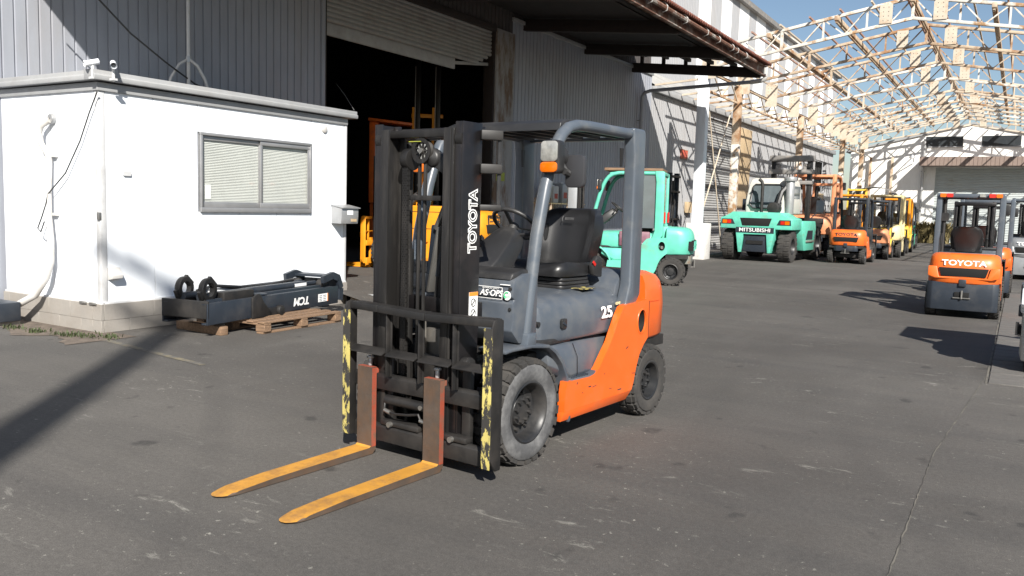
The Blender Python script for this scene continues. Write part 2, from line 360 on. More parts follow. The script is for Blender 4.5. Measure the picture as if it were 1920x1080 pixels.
WX = -10.6
wh = empty('warehouse', (WX, 15, 0)); off = Vector((-WX, -15, 0))
def wpart(mb, name, mats, par=wh, **k):
    o = mb.build(name, mats, par, **k)
    if par is wh: o.location = off
    return o
b = MB(); corr(b, -6, 11.03, 0, 8, .153, .03, .02, wallx(WX)); b.box(WX-.2,WX-.03,-6,11.0,0,8); wpart(b, 'corrugated_wall', 'wall_grey', smooth=0)
b = MB(); b.box(WX-.22,WX+.03,10.98,11.06,0,5.6); wpart(b, 'door_jamb', 'wall_grey', bevel=.006)
b = MB(); corr(b, 11.06, 17.33, 5.5, 8, .153, .03, .02, wallx(WX)); b.box(WX-.2,WX-.03,11.0,17.33,5.5,8); wpart(b, 'corrugated_wall', 'header_brown_shaded', smooth=0)
b = MB(); corr(b, 17.33, 26.1, 0, 5.86, .17, .03, .02, wallx(WX)); b.box(WX-.2,WX-.03,17.33,26.1,0,5.86); wpart(b, 'corrugated_wall', 'wall_grey', smooth=0)
b = MB(); corr(b, 17.33, 26.1, 5.95, 8, .17, .03, .02, wallx(WX-.06)); b.box(WX-.26,WX-.09,17.33,26.1,5.86,8); wpart(b, 'corrugated_wall', 'header_brown_shaded', smooth=0)  # wall band above the trim, its deep shade put into the dark colour
b = MB(); b.box(WX-.08,WX+.05,17.3,26.14,5.86,5.95); wpart(b, 'flashing_trim', 'fascia_grey', bevel=.01)
b = MB(); b.box(WX-.3,WX+.06,16.57,17.36,0,5.56); wpart(b, 'door_column', 'rusty_column', bevel=.01)
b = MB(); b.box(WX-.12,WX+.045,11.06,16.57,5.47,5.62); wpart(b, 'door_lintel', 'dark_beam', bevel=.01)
b = MB(); b.box(WX-.25,WX+.02,16.5,16.57,0,5.5); wpart(b, 'shutter_guide', 'dark_beam', bevel=.006); b = MB(); b.box(WX-.25,WX+.0,11.06,11.12,0,5.5); wpart(b, 'shutter_guide', 'dark_beam', bevel=.006)
# half open shutter: slats are 3-5 pixels high, one ribbed curtain; torn lower right corner
b = MB(); z = 5.5; k = 0
while z > 4.72:
    y1 = 16.5 if z > 4.98 else 16.5 - (4.98 - z) * 2.2
    r_ = [(WX-.07,z),(WX-.045,z-.02),(WX-.04,z-.055),(WX-.06,z-.075),(WX-.085,z-.084)]
    b.add([(x,11.12,zz) for x,zz in r_] + [(x,y1 + random.uniform(-.02,.02)*(z<4.98),zz) for x,zz in r_], [(i,i+5,i+6,i+1) for i in range(4)]); z -= .084
wpart(b, 'roller_shutter', 'shutter_grey')
b = MB(); b.bar((WX-.16,11.12,4.58),(WX-.16,15.2,4.58),.05,.28); b.bar((WX-.16,15.2,4.58),(WX-.13,16.48,4.74),.05,.07); b.bar((WX-.1,14.3,4.70),(WX-.08,14.42,4.98),.02,.05)
wpart(b, 'shutter_bottom_bar', 'shutter_grey', bevel=.008)
# interior shell
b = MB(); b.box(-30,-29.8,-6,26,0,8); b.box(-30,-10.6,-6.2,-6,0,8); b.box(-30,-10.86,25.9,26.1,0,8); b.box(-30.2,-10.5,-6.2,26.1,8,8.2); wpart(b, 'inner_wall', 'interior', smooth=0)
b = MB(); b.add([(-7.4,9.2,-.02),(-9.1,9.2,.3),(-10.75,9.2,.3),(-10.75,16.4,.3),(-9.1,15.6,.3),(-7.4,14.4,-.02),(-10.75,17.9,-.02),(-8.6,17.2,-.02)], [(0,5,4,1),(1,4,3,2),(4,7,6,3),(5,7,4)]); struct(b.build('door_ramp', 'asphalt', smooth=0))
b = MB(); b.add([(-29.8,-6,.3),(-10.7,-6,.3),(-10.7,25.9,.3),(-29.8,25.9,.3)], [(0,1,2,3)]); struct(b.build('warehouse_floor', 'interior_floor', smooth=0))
tag(wh, 'long grey corrugated warehouse with a big half-open shutter door', 'warehouse')
b = MB(); b.box(WX-.2,WX+.06,4.3,11.0,0,.09); wpart(b, 'sill', 'concrete')

# canopy over the warehouse door
cn = empty('door_canopy', (-8.6, 15, 5.5)); co = Vector((8.6, -15, -5.5)); C0, C1, CX = 4.35, 24.6, -6.6
def cpart(mb, name, mats, **k): o = mb.build(name, mats, cn, **k); o.location = co; return o
b = MB(); prof = []
nW = 170
for i in range(nW * 6 + 1):
    u = C0 + (C1 - C0) * i / (nW * 6); prof.append((u, .028 * math.sin(2 * math.pi * i / 6)))
n = len(prof)
b.add([(WX, u, 6.42 + h) for u, h in prof] + [(CX + .22, u, 5.74 + h) for u, h in prof], [(i, i + 1, i + 1 + n, i + n) for i in range(n - 1)])
b.add([(WX, u, 6.40 + h) for u, h in prof] + [(CX + .22, u, 5.71 + h) for u, h in prof], [(i, i + n, i + 1 + n, i + 1) for i in range(n - 1)])
b.add([(CX + .22, u, 5.74 + h) for u, h in prof] + [(CX + .22, u, 5.71 + h) for u, h in prof], [(i, i + 1, i + 1 + n, i + n) for i in range(n - 1)])
cpart(b, 'canopy_roof', 'tile_rust', fix=False)
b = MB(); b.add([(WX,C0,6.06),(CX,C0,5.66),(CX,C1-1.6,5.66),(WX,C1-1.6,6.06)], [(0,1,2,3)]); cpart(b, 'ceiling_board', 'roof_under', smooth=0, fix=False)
b = MB(); b.box(CX-.05,CX,C0,C1,5.40,5.69); b.box(CX-.05,CX+.09,C0,C1,5.40,5.425); b.box(CX-.05,CX+.09,C0,C1,5.66,5.685); cpart(b, 'eave_channel', 'rusty_steel', bevel=.006)
for yb in (C1 - .1, 21.2, 17.9, 14.6, 11.3, 8.0, C0 + .1):
    b = MB(); b.bar((WX,yb,5.88),(CX-.05,yb,5.50),.14,.28); cpart(b, 'rafter', 'dark_beam', bevel=.01)
for i, x in enumerate((-10.2, -9.5, -8.8, -8.1, -7.4)):
    z0 = 6.42 - .68 * (x - WX) / (CX - WX)
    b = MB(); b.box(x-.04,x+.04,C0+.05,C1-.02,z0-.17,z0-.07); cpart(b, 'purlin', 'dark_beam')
for i, x in enumerate((-10.3, -9.6, -8.9, -8.2, -7.5)):
    b = MB(); z0 = 6.2 - .68 * (x - WX) / (CX - WX); b.bar((x,C1-.1,z0-.25),(x,C1-.1,z0+.18),.07,.1); cpart(b, 'strut', 'dark_beam')
for i, y in enumerate((15.6, 16.4, 17.6, 19.0, 19.9, 21.0, 21.4, 22.2)):
    b = MB(); b.tube([(CX+.02,y,5.72),(CX+.14,y,5.70),(CX+.2,y+.02,5.62),(CX+.18,y+.05,5.55),(CX+.08,y+.06,5.52)], .012, 6); cpart(b, 'gutter_hook', 'pvc')
b = MB(); b.tube([(CX+.14,C0,5.60),(CX+.14,23.2,5.60)], .05, 8); cpart(b, 'broken_gutter', 'rusty_steel')
tag(cn, 'rusty lean-to canopy with dark underside above the shutter door', 'canopy')
dp = empty('downpipe', (-10.45, 24.9, 0)); do = Vector((10.45, -24.9, 0))
b = MB(); b.tube([(-6.75,24.95,5.35),(-6.95,24.95,5.33),(-10.2,25.0,5.22),(-10.38,25.0,5.17),(-10.46,25.0,5.05),(-10.46,25.0,.1)], .055, 10); o = b.build('pipe', 'wall_grey', dp); o.location = do
b = MB(); b.tube([(-6.62,24.9,5.72),(-6.62,24.9,5.45),(-6.66,24.92,5.37),(-6.78,24.95,5.345),(-7.05,24.95,5.325)], .068, 10); o = b.build('elbow', 'pvc', dp); o.location = do
for z in (4.3, 2.6, 1.1):
    b = MB(); b.box(-10.58,-10.4,24.97,25.03,z,z+.03); o = b.build('bracket', 'zinc', dp); o.location = do
tag(dp, 'grey rain pipe running from canopy corner down the warehouse wall', 'drainpipe')

# lower side aisle beyond the canopy
la = empty('side_aisle', (WX, 40, 0)); lo_ = Vector((-WX, -40, 0))
def lpart(mb, name, mats, **k): o = mb.build(name, mats, la, **k); o.location = lo_; return o
for (y0, y1, z0, z1) in ((26.1,31.55,0,5.35),(31.55,35.7,5.15,5.35),(35.7,51.9,0,5.35),(51.9,55.2,4.75,5.35),(51.9,55.2,0,2.9),(55.2,57.2,0,5.35)):
    b = MB(); corr(b, y0, y1, z0, z1, .17, .03, .02, wallx(WX)); b.box(WX-.2,WX-.03,y0,y1,z0,z1); lpart(b, 'corrugated_wall', 'wall_pale', smooth=0)
b = MB(); z = 5.15
while z > .05:
    r_ = [(WX-.1,z),(WX-.07,z-.03),(WX-.065,z-.08),(WX-.09,z-.1)]
    b.add([(x,31.55,zz) for x,zz in r_] + [(x,35.7,zz) for x,zz in r_], [(i,i+4,i+5,i+1) for i in range(3)]); z -= .1
lpart(b, 'roller_shutter', 'shutter_grey')
for z in (1.0, 2.5, 4.0):
    b = MB(); b.box(WX-.06,WX-.03,31.55,35.7,z,z+.09); lpart(b, 'shutter_rail', 'slate_dark')
b = MB(); b.box(WX-.4,WX-.25,51.9,55.2,2.9,4.75); lpart(b, 'dark_opening', 'dark_void')
b = MB(); b.box(WX-.05,WX+.16,26.14,57.2,5.36,5.55); b.box(WX+.1,WX+.15,26.14,57.2,5.55,5.6); lpart(b, 'gutter', 'fascia_grey', bevel=.01)
b = MB(); n = 160
prof = [(26.1 + 31.1 * i / (n*4), .02 * math.sin(math.pi * i / 2)) for i in range(n * 4 + 1)]; m_ = len(prof)
b.add([(WX+.1,u,5.58+h) for u,h in prof] + [(-12.5,u,6.75+h) for u,h in prof], [(i,i+1,i+1+m_,i+m_) for i in range(m_-1)])
lpart(b, 'sloped_roof', 'lean_roof', fix=False)
b = MB(); b.prism([(WX-.1,5.3),(-12.5,5.3),(-12.5,6.7),(WX-.1,5.56)], 'y', 26.1, 26.16); lpart(b, 'roof_end', 'wall_pale')
for (y0,y1,z0,z1) in ((35.85,37.9,1.7,3.35),(35.95,38.0,3.35,5.15),(57-3.8,57-2.4,1.0,2.8)):
    b = MB(); b.box(WX+.02,WX+.06,y0,y1,z0,z1); lpart(b, 'plywood_sheet', 'plywood', bevel=.004)
for j, y in enumerate((38.0,42.1,46.3,50.4)):
    for z in (1.4, 3.2):
        b = MB(); b.box(WX+.0,WX+.05,y,y+4.05,z,z+.1); lpart(b, 'wall_rail', 'wall_pale')
tag(la, 'low pale grey corrugated side aisle with closed shutter behind white column', 'building')
# tall striped hall
th = empty('striped_hall', (-12.5, 45, 0)); to_ = Vector((12.5, -45, 0))
ed = [26.0, 32.0, 35.72, 37.34, 38.86, 40.39, 41.67, 43.31, 44.66, 46.5]
while ed[-1] < 66: ed.append(ed[-1] + 1.6)
for i in range(len(ed) - 1):
    b = MB(); corr(b, ed[i], ed[i+1], 0, 11.75, .2, .03, .02, wallx(-12.5)); o = b.build('cladding_panel', 'wall_stripe_white' if i >= 2 and i % 2 == 0 else 'wall_pale', th, smooth=0); o.location = to_
b = MB(); b.box(-12.7,-12.53,26,ed[-1],0,11.7); b.box(-30,-12.7,26,26.15,0,11.7); b.box(-30,-12.7,ed[-1]-.2,ed[-1],0,11.7); o = b.build('core_wall', 'wall_pale', th, smooth=0); o.location = to_
b = MB(); b.prism([(-12.25,11.7),(-12.25,11.95),(-21,13.6),(-30,11.95),(-30,11.7)], 'y', 25.7, ed[-1]+.3); o = b.build('roof', 'bucket_grey', th); o.location = to_
tag(th, 'tall hall with white and grey vertical stripes rising behind the low aisle', 'building')

# steel roof frame over the yard, no sheeting
rf = empty('roof_frame', (-8.8, 40, 0)); ro = Vector((8.8, -40, 0))
def rpart(mb, name, mats, par=rf, **k):
    o = mb.build(name, mats, par, **k)
    if par is rf: o.location = ro
    return o
XL, XR, XC, ZE, ZR, DP = -8.8, 2.88, -2.96, 5.95, 6.98, .56
def zb(x): return ZR - (ZR - ZE) * abs(x - XC) / (XC - XL)
YT = [25.9 + 3.8 * i for i in range(9)] + [46.8, 50.6]
hx = [XL + (XC - XL) * i / 5 for i in range(6)]; hx = hx + [2 * XC - x for x in hx[-2::-1]]
webm = {}
for it, y in enumerate(YT):
    paint = 'truss_paint' if it in (0, 3, 6) else 'truss_rust' if it in (1, 2, 5) else 'truss_cream'
    b = MB()
    for s_ in (0, 1):
        xe = (XL, XR)[s_]
        b.bar((xe,y,ZE),(XC,y,ZR),.085,.085); b.bar((xe,y,ZE+DP),(XC,y,ZR+DP),.10,.085)
        b.bar((xe,y+.1,ZE+DP+.0),(XC,y+.1,ZR+DP),.02,.05)
    tr = rpart(b, 'truss', [paint], bevel=.008)
    for k in range(len(hx)):
        x = hx[k]; b = MB(); b.bar((x,y,zb(x)+.04),(x,y,zb(x)+DP-.04),.075 if k in (2,5,8) else .05,.075 if k in (2,5,8) else .05); rpart(b, 'web_post', paint, tr)
        if k < len(hx) - 1:
            x2 = hx[k+1]; xm = (x + x2) / 2
            for a_, c_ in (((x, zb(x) + DP), (xm, zb(xm))), ((xm, zb(xm)), (x2, zb(x2) + DP))):
                b = MB(); b.bar((a_[0],y,a_[1]),(c_[0],y,c_[1]),.035,.035); rpart(b, 'web_diagonal', 'truss_paint' if it == 0 else 'truss_rust', tr)
    # perforated stiffener plates either side of the ridge and at the eave
    for (x0, x1) in ((-3.80,-3.47),(-2.44,-2.10),(XL-.05,XL+.40)):
        b = MB(); zz = zb((x0+x1)/2)
        b.box(x0,x1,y-.07,y-.045,zz+.02 if x0 > -8 else zz-.35,zz+DP-.02 if x0 > -8 else zz+.5)
        for ix in range(2 if it > 2 else 3):
            for iz in range(4):
                b.disc((x0+.1+ix*.13, y-.07, zz+.1+iz*.12), (0,-1,0), .012, .003, 6, mi=1)
        rpart(b, 'stiffener_plate', ['truss_cream', 'slate_dark'], tr)
for x, w_ in ((XC, .11), (-4.9, .12), (-1.0, .12), (-6.8, .10), (.9, .10)):      # heavy longitudinal beams
    b = MB(); zt = zb(x) + DP - .1
    b.bar((x,25.6,zt),(x,57,zt),w_,.13); b.bar((x,25.6,zt-.12),(x,57,zt-.12),w_*.5,.03); rpart(b, 'ridge_beam', 'truss_rust', bevel=.008)
x = XL - .1; k = 0
while x < XR + .2:
    b = MB(); zt = zb(x) + DP + .09; b.bar((x,25.5,zt),(x,57,zt),.045,.05); rpart(b, 'purlin', 'truss_red' if k % 3 else 'truss_cream'); x += .82; k += 1
for xe in (XL, XR):                                                             # eave lattice girders
    b = MB(); b.bar((xe,25.9,ZE-.02),(xe,57,ZE-.02),.09,.09); b.bar((xe,25.9,ZE-.62),(xe,57,ZE-.62),.07,.07); gd = rpart(b, 'eave_girder', 'truss_rust', bevel=.008)
    y = 25.9; k = 0
    while y < 56.9:
        b = MB(); b.bar((xe,y,ZE-.02 if k % 2 else ZE-.62),(xe,y+.95,ZE-.62 if k % 2 else ZE-.02),.035,.035); rpart(b, 'web_diagonal', 'truss_cream', gd); y += .95; k += 1
for j, y in enumerate(YT[:8]):                                                  # brackets towards the wall
    for dy in (.0, 1.27, 2.53):
        b = MB(); b.bar((XL,y+dy,ZE-.3),(WX+.2,y+dy,ZE-.42),.06,.06); rpart(b, 'wall_bracket', 'truss_rust' if j % 2 else 'truss_cream')
for j, y in enumerate((29.7, 39.5, 50.0, 56.6)):
    for xe in (XL, XR):
        if xe == XR and j < 3: continue
        b = MB(); b.box(xe-.13,xe+.13,y-.12,y+.12,3.9,ZE-.05); rpart(b, 'column_head', 'truss_rust', bevel=.01)
        b = MB(); b.box(xe-.13,xe+.13,y-.12,y+.12,.9,3.9); rpart(b, 'column', 'truss_paint', bevel=.01)
        b = MB(); b.box(xe-.28,xe+.28,y-.28,y+.28,0,.9); rpart(b, 'column_footing', 'concrete_white', bevel=.02)
b = MB(); b.box(XL-.15,XL+.15,25.82,26.12,1.15,6.0); rpart(b, 'white_column', 'white_paint', bevel=.01)
b = MB(); b.box(XL-.26,XL+.36,25.66,26.3,0,1.15); rpart(b, 'column_footing', 'concrete_white', bevel=.02)
for p0, p1 in (((-9,27.1,5.05),(-9,29.3,.2)),((-9,29.6,5.05),(-9,26.7,1.1))):
    b = MB(); b.cyl(p0, p1, .022, n=6); rpart(b, 'brace_rod', 'truss_cream')
tag(rf, 'rusty cream open steel roof frame of trusses spanning the yard', 'roof frame')

# far white building closing the yard
fb = empty('end_building', (-3, 57.6, 0)); fo = Vector((3, -57.6, 0)); FY = 57.6
def fpart(mb, name, mats, par=fb, **k):
    o = mb.build(name, mats, par, **k)
    if par is fb: o.location = fo
    return o
def fz(x): return 7.15 - 1.55 * abs(x + 2.8) / 6.8
b = MB(); corr(b, -9.6, -4.65, .85, 5.15, .25, .02, .01, wally(FY)); b.box(-9.6,-4.65,FY+.02,FY+.2,.85,5.15); fpart(b, 'corrugated_wall', 'wall_far_white', smooth=0)
b = MB(); corr(b, 2.2, 4.2, .85, 5.15, .25, .02, .01, wally(FY)); b.box(2.2,4.2,FY+.02,FY+.2,.85,5.15); fpart(b, 'corrugated_wall', 'wall_far_white', smooth=0)
b = MB(); b.box(-9.6,-4.65,FY-.05,FY+.2,0,.85); fpart(b, 'plinth', 'concrete', bevel=.01); b = MB(); b.box(2.2,4.2,FY-.05,FY+.2,0,.85); fpart(b, 'plinth', 'concrete', bevel=.01)
b = MB(); b.prism([(-9.6,5.152),(-4.65,5.152),(-4.65,4.58),(2.2,4.58),(2.2,5.152),(4.2,5.152),(4.2,fz(4.2)),(-2.8,7.15),(-9.6,fz(-9.6))], 'y', FY, FY+.2); fpart(b, 'gable_wall', 'wall_far_white')
b = MB(); b.prism([(-9.9,fz(-9.9)),(-2.8,7.15),(4.5,fz(4.5)),(4.5,fz(4.5)+.12),(-2.8,7.27),(-9.9,fz(-9.9)+.12)], 'y', FY-.12, 75); fpart(b, 'roof', 'fascia_grey')
b = MB(); b.box(-9.6,-9.4,FY+.2,75,0,5.0); b.box(4.0,4.2,FY+.2,75,0,5.0); fpart(b, 'side_wall', 'wall_far_white')
for x0, x1 in ((-5.3,-3.3),(-2.3,-.3),(.6,2.6)):
    b = MB(); b.box(x0,x1,FY-.04,FY+.02,5.85,6.45); w_ = fpart(b, 'window', 'window_dark')
    b = MB(); b.box(x0-.04,x1+.04,FY-.06,FY-.01,5.79,5.85); fpart(b, 'window_sill', 'fascia_grey', w_).location = (0,0,0)
b = MB(); z = 4.6
while z > .06:
    r_ = [(FY+.1,z),(FY+.06,z-.03),(FY+.06,z-.07),(FY+.09,z-.1)]
    b.add([(-4.65,y,zz) for y,zz in r_] + [(2.2,y,zz) for y,zz in r_], [(i,i+4,i+5,i+1) for i in range(3)]); z -= .1
fpart(b, 'roller_shutter', 'shutter_pale')
b = MB(); corr(b, -5.45, 4.0, 4.62, 5.14, .22, .03, .02, wally(FY-1.5)); b.box(-5.45,4.0,FY-1.47,FY-.03,4.64,5.12); fpart(b, 'brown_canopy', 'brown_clad', smooth=0)
b = MB(); b.tube([(-5.35,FY-.15,6.3),(-5.35,FY-.15,.3)], .07, 8); b.box(-5.45,-5.25,FY-.2,FY,4.3,4.36); fpart(b, 'rain_pipe', 'zinc')
b = MB(); b.tube([(-5.9,FY-.1,4.9),(-5.9,FY-.9,5.2),(-5.9,FY-1.2,5.25)], .03, 6); b.lathe([(.05,0),(.14,-.1),(.16,-.22),(.0,-.22)], (-5.9,FY-1.25,5.3), (0,0,1), 12); fpart(b, 'flood_lamp', 'zinc')
for x in (-8.35, -7.1):
    b = MB(); b.box(x-.07,x+.07,FY-.3,FY-.16,0,5.2); fpart(b, 'steel_post', 'truss_rust', bevel=.01)
tag(fb, 'white corrugated end building with brown canopy over pale roller shutter', 'building')

# ================================================================ SITE OFFICE CABIN
CXF, CXB, CY0, CY1 = -8.61, -10.54, 5.55, 9.46
cb = empty('site_office', (-9.5, 7.5, 0)); cbo = Vector((9.5, -7.5, 0))
def kpart(mb, name, mats, par=cb, **k):
    o = mb.build(name, mats, par, **k)
    if par is cb: o.location = cbo
    return o
# concrete block footing, two courses
bm_ = MB()
for c, (z0, z1) in enumerate(((0,.137),(.138,.318))):
    y = CY0; i = 0
    while y < CY1 - .05:
        e = min(y + (.62 if (i or c) else .31), CY1); b = MB(); b.box(CXF-.12,CXF+.035+c*.004,y+.001,e-.001,z0,z1); kpart(b, 'concrete_block', 'concrete', bevel=.003, seg=1); y = e; i += 1
    x = CXF - .125; i = 0
    while x > CXB + .05:
        e = max(x - (.42 if (i or c) else .22), CXB); b = MB(); b.box(e+.001,x-.001,CY0-.035-c*.004,CY0+.1,z0,z1); kpart(b, 'concrete_block', 'concrete', bevel=.003, seg=1); x = e; i += 1
    b = MB(); b.box(CXF-.125+.003,CXF+.034+c*.004,CY0-.034-c*.004,CY0-.002,z0,z1); kpart(b, 'concrete_block', 'concrete', bevel=.003, seg=1)
b = MB(); b.box(CXB,CXF-.03,CY0+.03,CY1,.3,2.7); kpart(b, 'cabin_core', 'white_paint')
WY0, WY1, WZ0, WZ1 = 6.85, 8.72, 1.345, 2.315
for (y0,y1,z0,z1) in ((5.62,6.22,.33,2.68),(6.22,6.83,.33,2.68),(6.83,7.46,.33,WZ0),(7.46,8.1,.33,WZ0),(8.1,8.74,.33,WZ0),(6.83,8.74,WZ1,2.68),(8.74,9.41,.33,2.68)):
    b = MB(); b.box(CXF-.03,CXF,y0+.003,y1-.003,z0,z1); kpart(b, 'wall_panel', 'white_paint', bevel=.004, seg=1)
for (x0,x1) in ((CXB,-9.52),(-9.52,-8.68)):
    b = MB(); b.box(x0+.003,x1-.003,CY0,CY0+.03,.33,2.68); kpart(b, 'wall_panel', 'white_paint', bevel=.004, seg=1)
b = MB(); b.box(CXF-.07,CXF+.006,CY0-.006,CY0+.07,.32,2.69); kpart(b, 'corner_post', 'white_trim', bevel=.008)
b = MB(); b.box(CXF-.05,CXF+.006,CY1-.05,CY1+.006,.32,2.69); kpart(b, 'corner_post', 'white_trim', bevel=.008)
b = MB(); b.box(CXF-.02,CXF+.02,CY0,CY1,.30,.34); b.box(CXB,CXF+.02,CY0-.02,CY0+.02,.301,.341); kpart(b, 'base_rail', 'white_trim', bevel=.006)
b = MB(); b.box(CXF-.02,CXF+.025,CY0-.02,CY1,2.64,2.73); b.box(CXB,CXF+.02,CY0-.025,CY0,2.641,2.731); kpart(b, 'top_rail', 'fascia_grey', bevel=.006)
b = MB()
r_ = [(CXF+.02,2.745),(CXF+.095,2.745),(CXF+.10,2.795),(CXF+.08,2.803),(CXF+.08,2.85),(CXF-.1,2.86),(CXF-.1,2.745)]
b.prism(r_, 'y', CY0-.10, CY1+.14); kpart(b, 'roof_fascia', 'fascia_grey', bevel=.006)
b = MB(); r_ = [(CY0-.10,2.745),(CY0-.10,2.795),(CY0-.08,2.803),(CY0-.08,2.85),(CY0+.1,2.86),(CY0+.1,2.745)]
b.prism(r_, 'x', CXB, CXF-.1); kpart(b, 'roof_fascia', 'fascia_grey', bevel=.006)
b = MB(); b.box(CXB,CXF-.1,CY0+.1,CY1+.1,2.74,2.86); kpart(b, 'roof', 'fascia_grey')
# window
glass = bpy.data.materials.new('pane_glass'); glass.use_nodes = True; t = glass.node_tree; t.nodes.clear()
o_ = t.nodes.new('ShaderNodeOutputMaterial'); mxs = t.nodes.new('ShaderNodeMixShader'); tr_ = t.nodes.new('ShaderNodeBsdfTransparent'); gl_ = t.nodes.new('ShaderNodeBsdfGlossy'); gl_.inputs['Roughness'].default_value = .03; tr_.inputs[0].default_value = (.93,.95,.94,1)
fr_ = t.nodes.new('ShaderNodeFresnel'); fr_.inputs[0].default_value = 1.5
mxs.inputs[0].default_value = .07; t.links.new(tr_.outputs[0], mxs.inputs[1]); t.links.new(gl_.outputs[0], mxs.inputs[2]); t.links.new(mxs.outputs[0], o_.inputs[0]); MATS['pane_glass'] = glass
b = MB()
for (y0,y1,z0,z1) in ((WY0,WY1,WZ0,WZ0+.06),(WY0,WY1,WZ1-.035,WZ1),(WY0,WY0+.03,WZ0+.06,WZ1-.035),(WY1-.03,WY1,WZ0+.06,WZ1-.035)): b.box(CXF-.02,CXF+.035,y0,y1,z0,z1)
win = kpart(b, 'window', 'alu_frame', bevel=.004)
WM = (WY0 + WY1) / 2 + .02
for i, (y0, y1, x) in enumerate(((WY0+.03,WM+.02,CXF-.012),(WM-.01,WY1-.03,CXF+.012))):
    b = MB()
    for (a0,a1,z0,z1) in ((y0,y1,WZ0+.062,WZ0+.13),(y0,y1,WZ1-.09,WZ1-.036),(y0,y0+.035,WZ0+.13,WZ1-.09),(y1-.035,y1,WZ0+.13,WZ1-.09)): b.box(x-.01,x+.01,a0,a1,z0,z1)
    kpart(b, 'sash', 'alu_frame', win, bevel=.003)
    b = MB(); b.add([(x,y0+.033,WZ0+.128),(x,y1-.033,WZ0+.128),(x,y1-.033,WZ1-.088),(x,y0+.033,WZ1-.088)], [(0,1,2,3)]); kpart(b, 'pane', 'pane_glass', win, smooth=0, fix=False)
    b = MB(); z = WZ1 - .09
    while z > WZ0 + .12:
        b.add([(CXF-.028,y0,z),(CXF-.018,y0,z-.0165),(CXF-.028,y1,z),(CXF-.018,y1,z-.0165)], [(0,1,3,2)]); z -= .02
    kpart(b, 'blind', 'blind', win, smooth=0, fix=False)
b = MB(); b.box(CXF-.016,CXF-.014,WY0+.09,WY0+.18,WZ0+.16,WZ0+.34); kpart(b, 'paper_notice', 'white_decal', win)
# small fittings
b = MB(); b.lathe([(.0,.03),(.03,.03),(.05,.02),(.052,0)], (CXF,8.99,2.54), (1,0,0), 16); kpart(b, 'round_vent', 'pvc')
b = MB(); b.prism([(CXF,.58),(CXF+.09,.60),(CXF+.09,.64),(CXF+.03,.72),(CXF,.72)], 'y', 5.62, 5.75); kpart(b, 'vent_hood', 'pvc', bevel=.004)
b = MB(); b.rbox(CXF,CXF+.02,5.82,5.92,1.74,1.79,.012,'x'); kpart(b, 'door_latch', 'white_trim')
b = MB(); b.box(CXF-.03,CXF+.015,CY0-.03,CY0-.0,1.25,1.33); kpart(b, 'hinge', 'steel_bare', bevel=.004)
for x in (-8.72, -8.9):
    b = MB(); b.box(x-.06,x+.02,CY0-.05,CY0-.02,.30,.33); b.cyl((x,CY0-.045,.315),(x+.07,CY0-.045,.315),.012,n=8); kpart(b, 'anchor_bolt', 'steel_bare')
tag(cb, 'small white prefabricated site office with sliding window on concrete blocks', 'cabin')
# hose, cable
hs = empty('drain_hose', (-9.5, 5.45, 0)); ho = Vector((9.5, -5.45, 0))
pts = [(-9.45,5.5,2.34),(-9.55,5.46,2.28),(-9.58,5.45,2.2),(-9.56,5.46,2.08),(-9.48,5.48,1.97),(-9.46,5.49,1.9),(-9.465,5.49,1.6),(-9.47,5.48,1.29),(-9.42,5.46,.99),(-9.41,5.45,.75),(-9.47,5.43,.56),(-9.62,5.38,.35),(-9.91,5.3,.2),(-10.25,5.22,.11),(-10.57,5.2,.06)]
b = MB(); b.tube(pts, [.034]*6 + [.022,.03] + [.04]*7, 10); o = b.build('hose', 'pvc', hs); o.location = ho
b = MB(); b.tube([(-9.82,5.32,.23),(-9.96,5.28,.15),(-10.03,5.25,.02)], .022, 8); o = b.build('branch', 'pvc', hs); o.location = ho
b = MB(); b.lathe([(.055,0),(.06,-.03),(.05,-.05),(.01,-.05)], (-9.45,5.55,2.36), (0,1,0), 14); o = b.build('wall_cap', 'zinc', hs); o.location = ho
for z in (1.93, 1.27):
    b = MB(); b.box(-9.53,-9.38,5.5,5.545,z,z+.03); o = b.build('clip', 'pvc', hs); o.location = ho
tag(hs, 'white flexible drain hose clipped to the end wall of white cabin', 'hose')
b = MB(); b.tube([(-8.55,5.5,2.62),(-8.7,5.5,2.4),(-8.88,5.5,2.1),(-9.15,5.49,1.75),(-9.47,5.47,1.51),(-9.48,5.45,1.4),(-9.55,5.44,1.25),(-9.62,5.43,1.12),(-9.56,5.43,1.08),(-9.5,5.44,1.2)], .008, 6); o = b.build('dangling_cable', 'cable_black'); tag(o, 'thin dark cable drooping from cabin corner to the drain hose', 'cable')
for i, (x, y, dx, dy, lab) in enumerate(((-8.56,5.46,-.35,-.9,'white bullet camera pointing left on cabin roof corner'),(-8.44,5.62,.75,-.45,'white bullet camera pointing right on cabin roof corner'))):
    e = empty('security_camera', (x, y, 2.84)); e.scale = (.72,) * 3; d = Vector((dx,dy,-.3)).normalized(); c0 = Vector((0,0,.11))
    b = MB(); b.cyl(c0 - d*.09, c0 + d*.09, .042, n=14); b.cyl(c0 + d*.085, c0 + d*.12, .048, n=14, caps=False); b.build('housing', 'white_paint', e, bevel=.004)
    b = MB(); b.cyl(c0 + d*.088, c0 + d*.095, .035, n=14); b.build('lens', 'window_dark', e)
    b = MB(); b.tube([(0,0,-.12),(0,0,.02),tuple(c0)], .022, 8); b.box(-.04,.04,-.04,.04,-.13,-.1); b.build('bracket', 'white_trim', e)
    tag(e, lab, 'camera', 'cabin roof cameras')
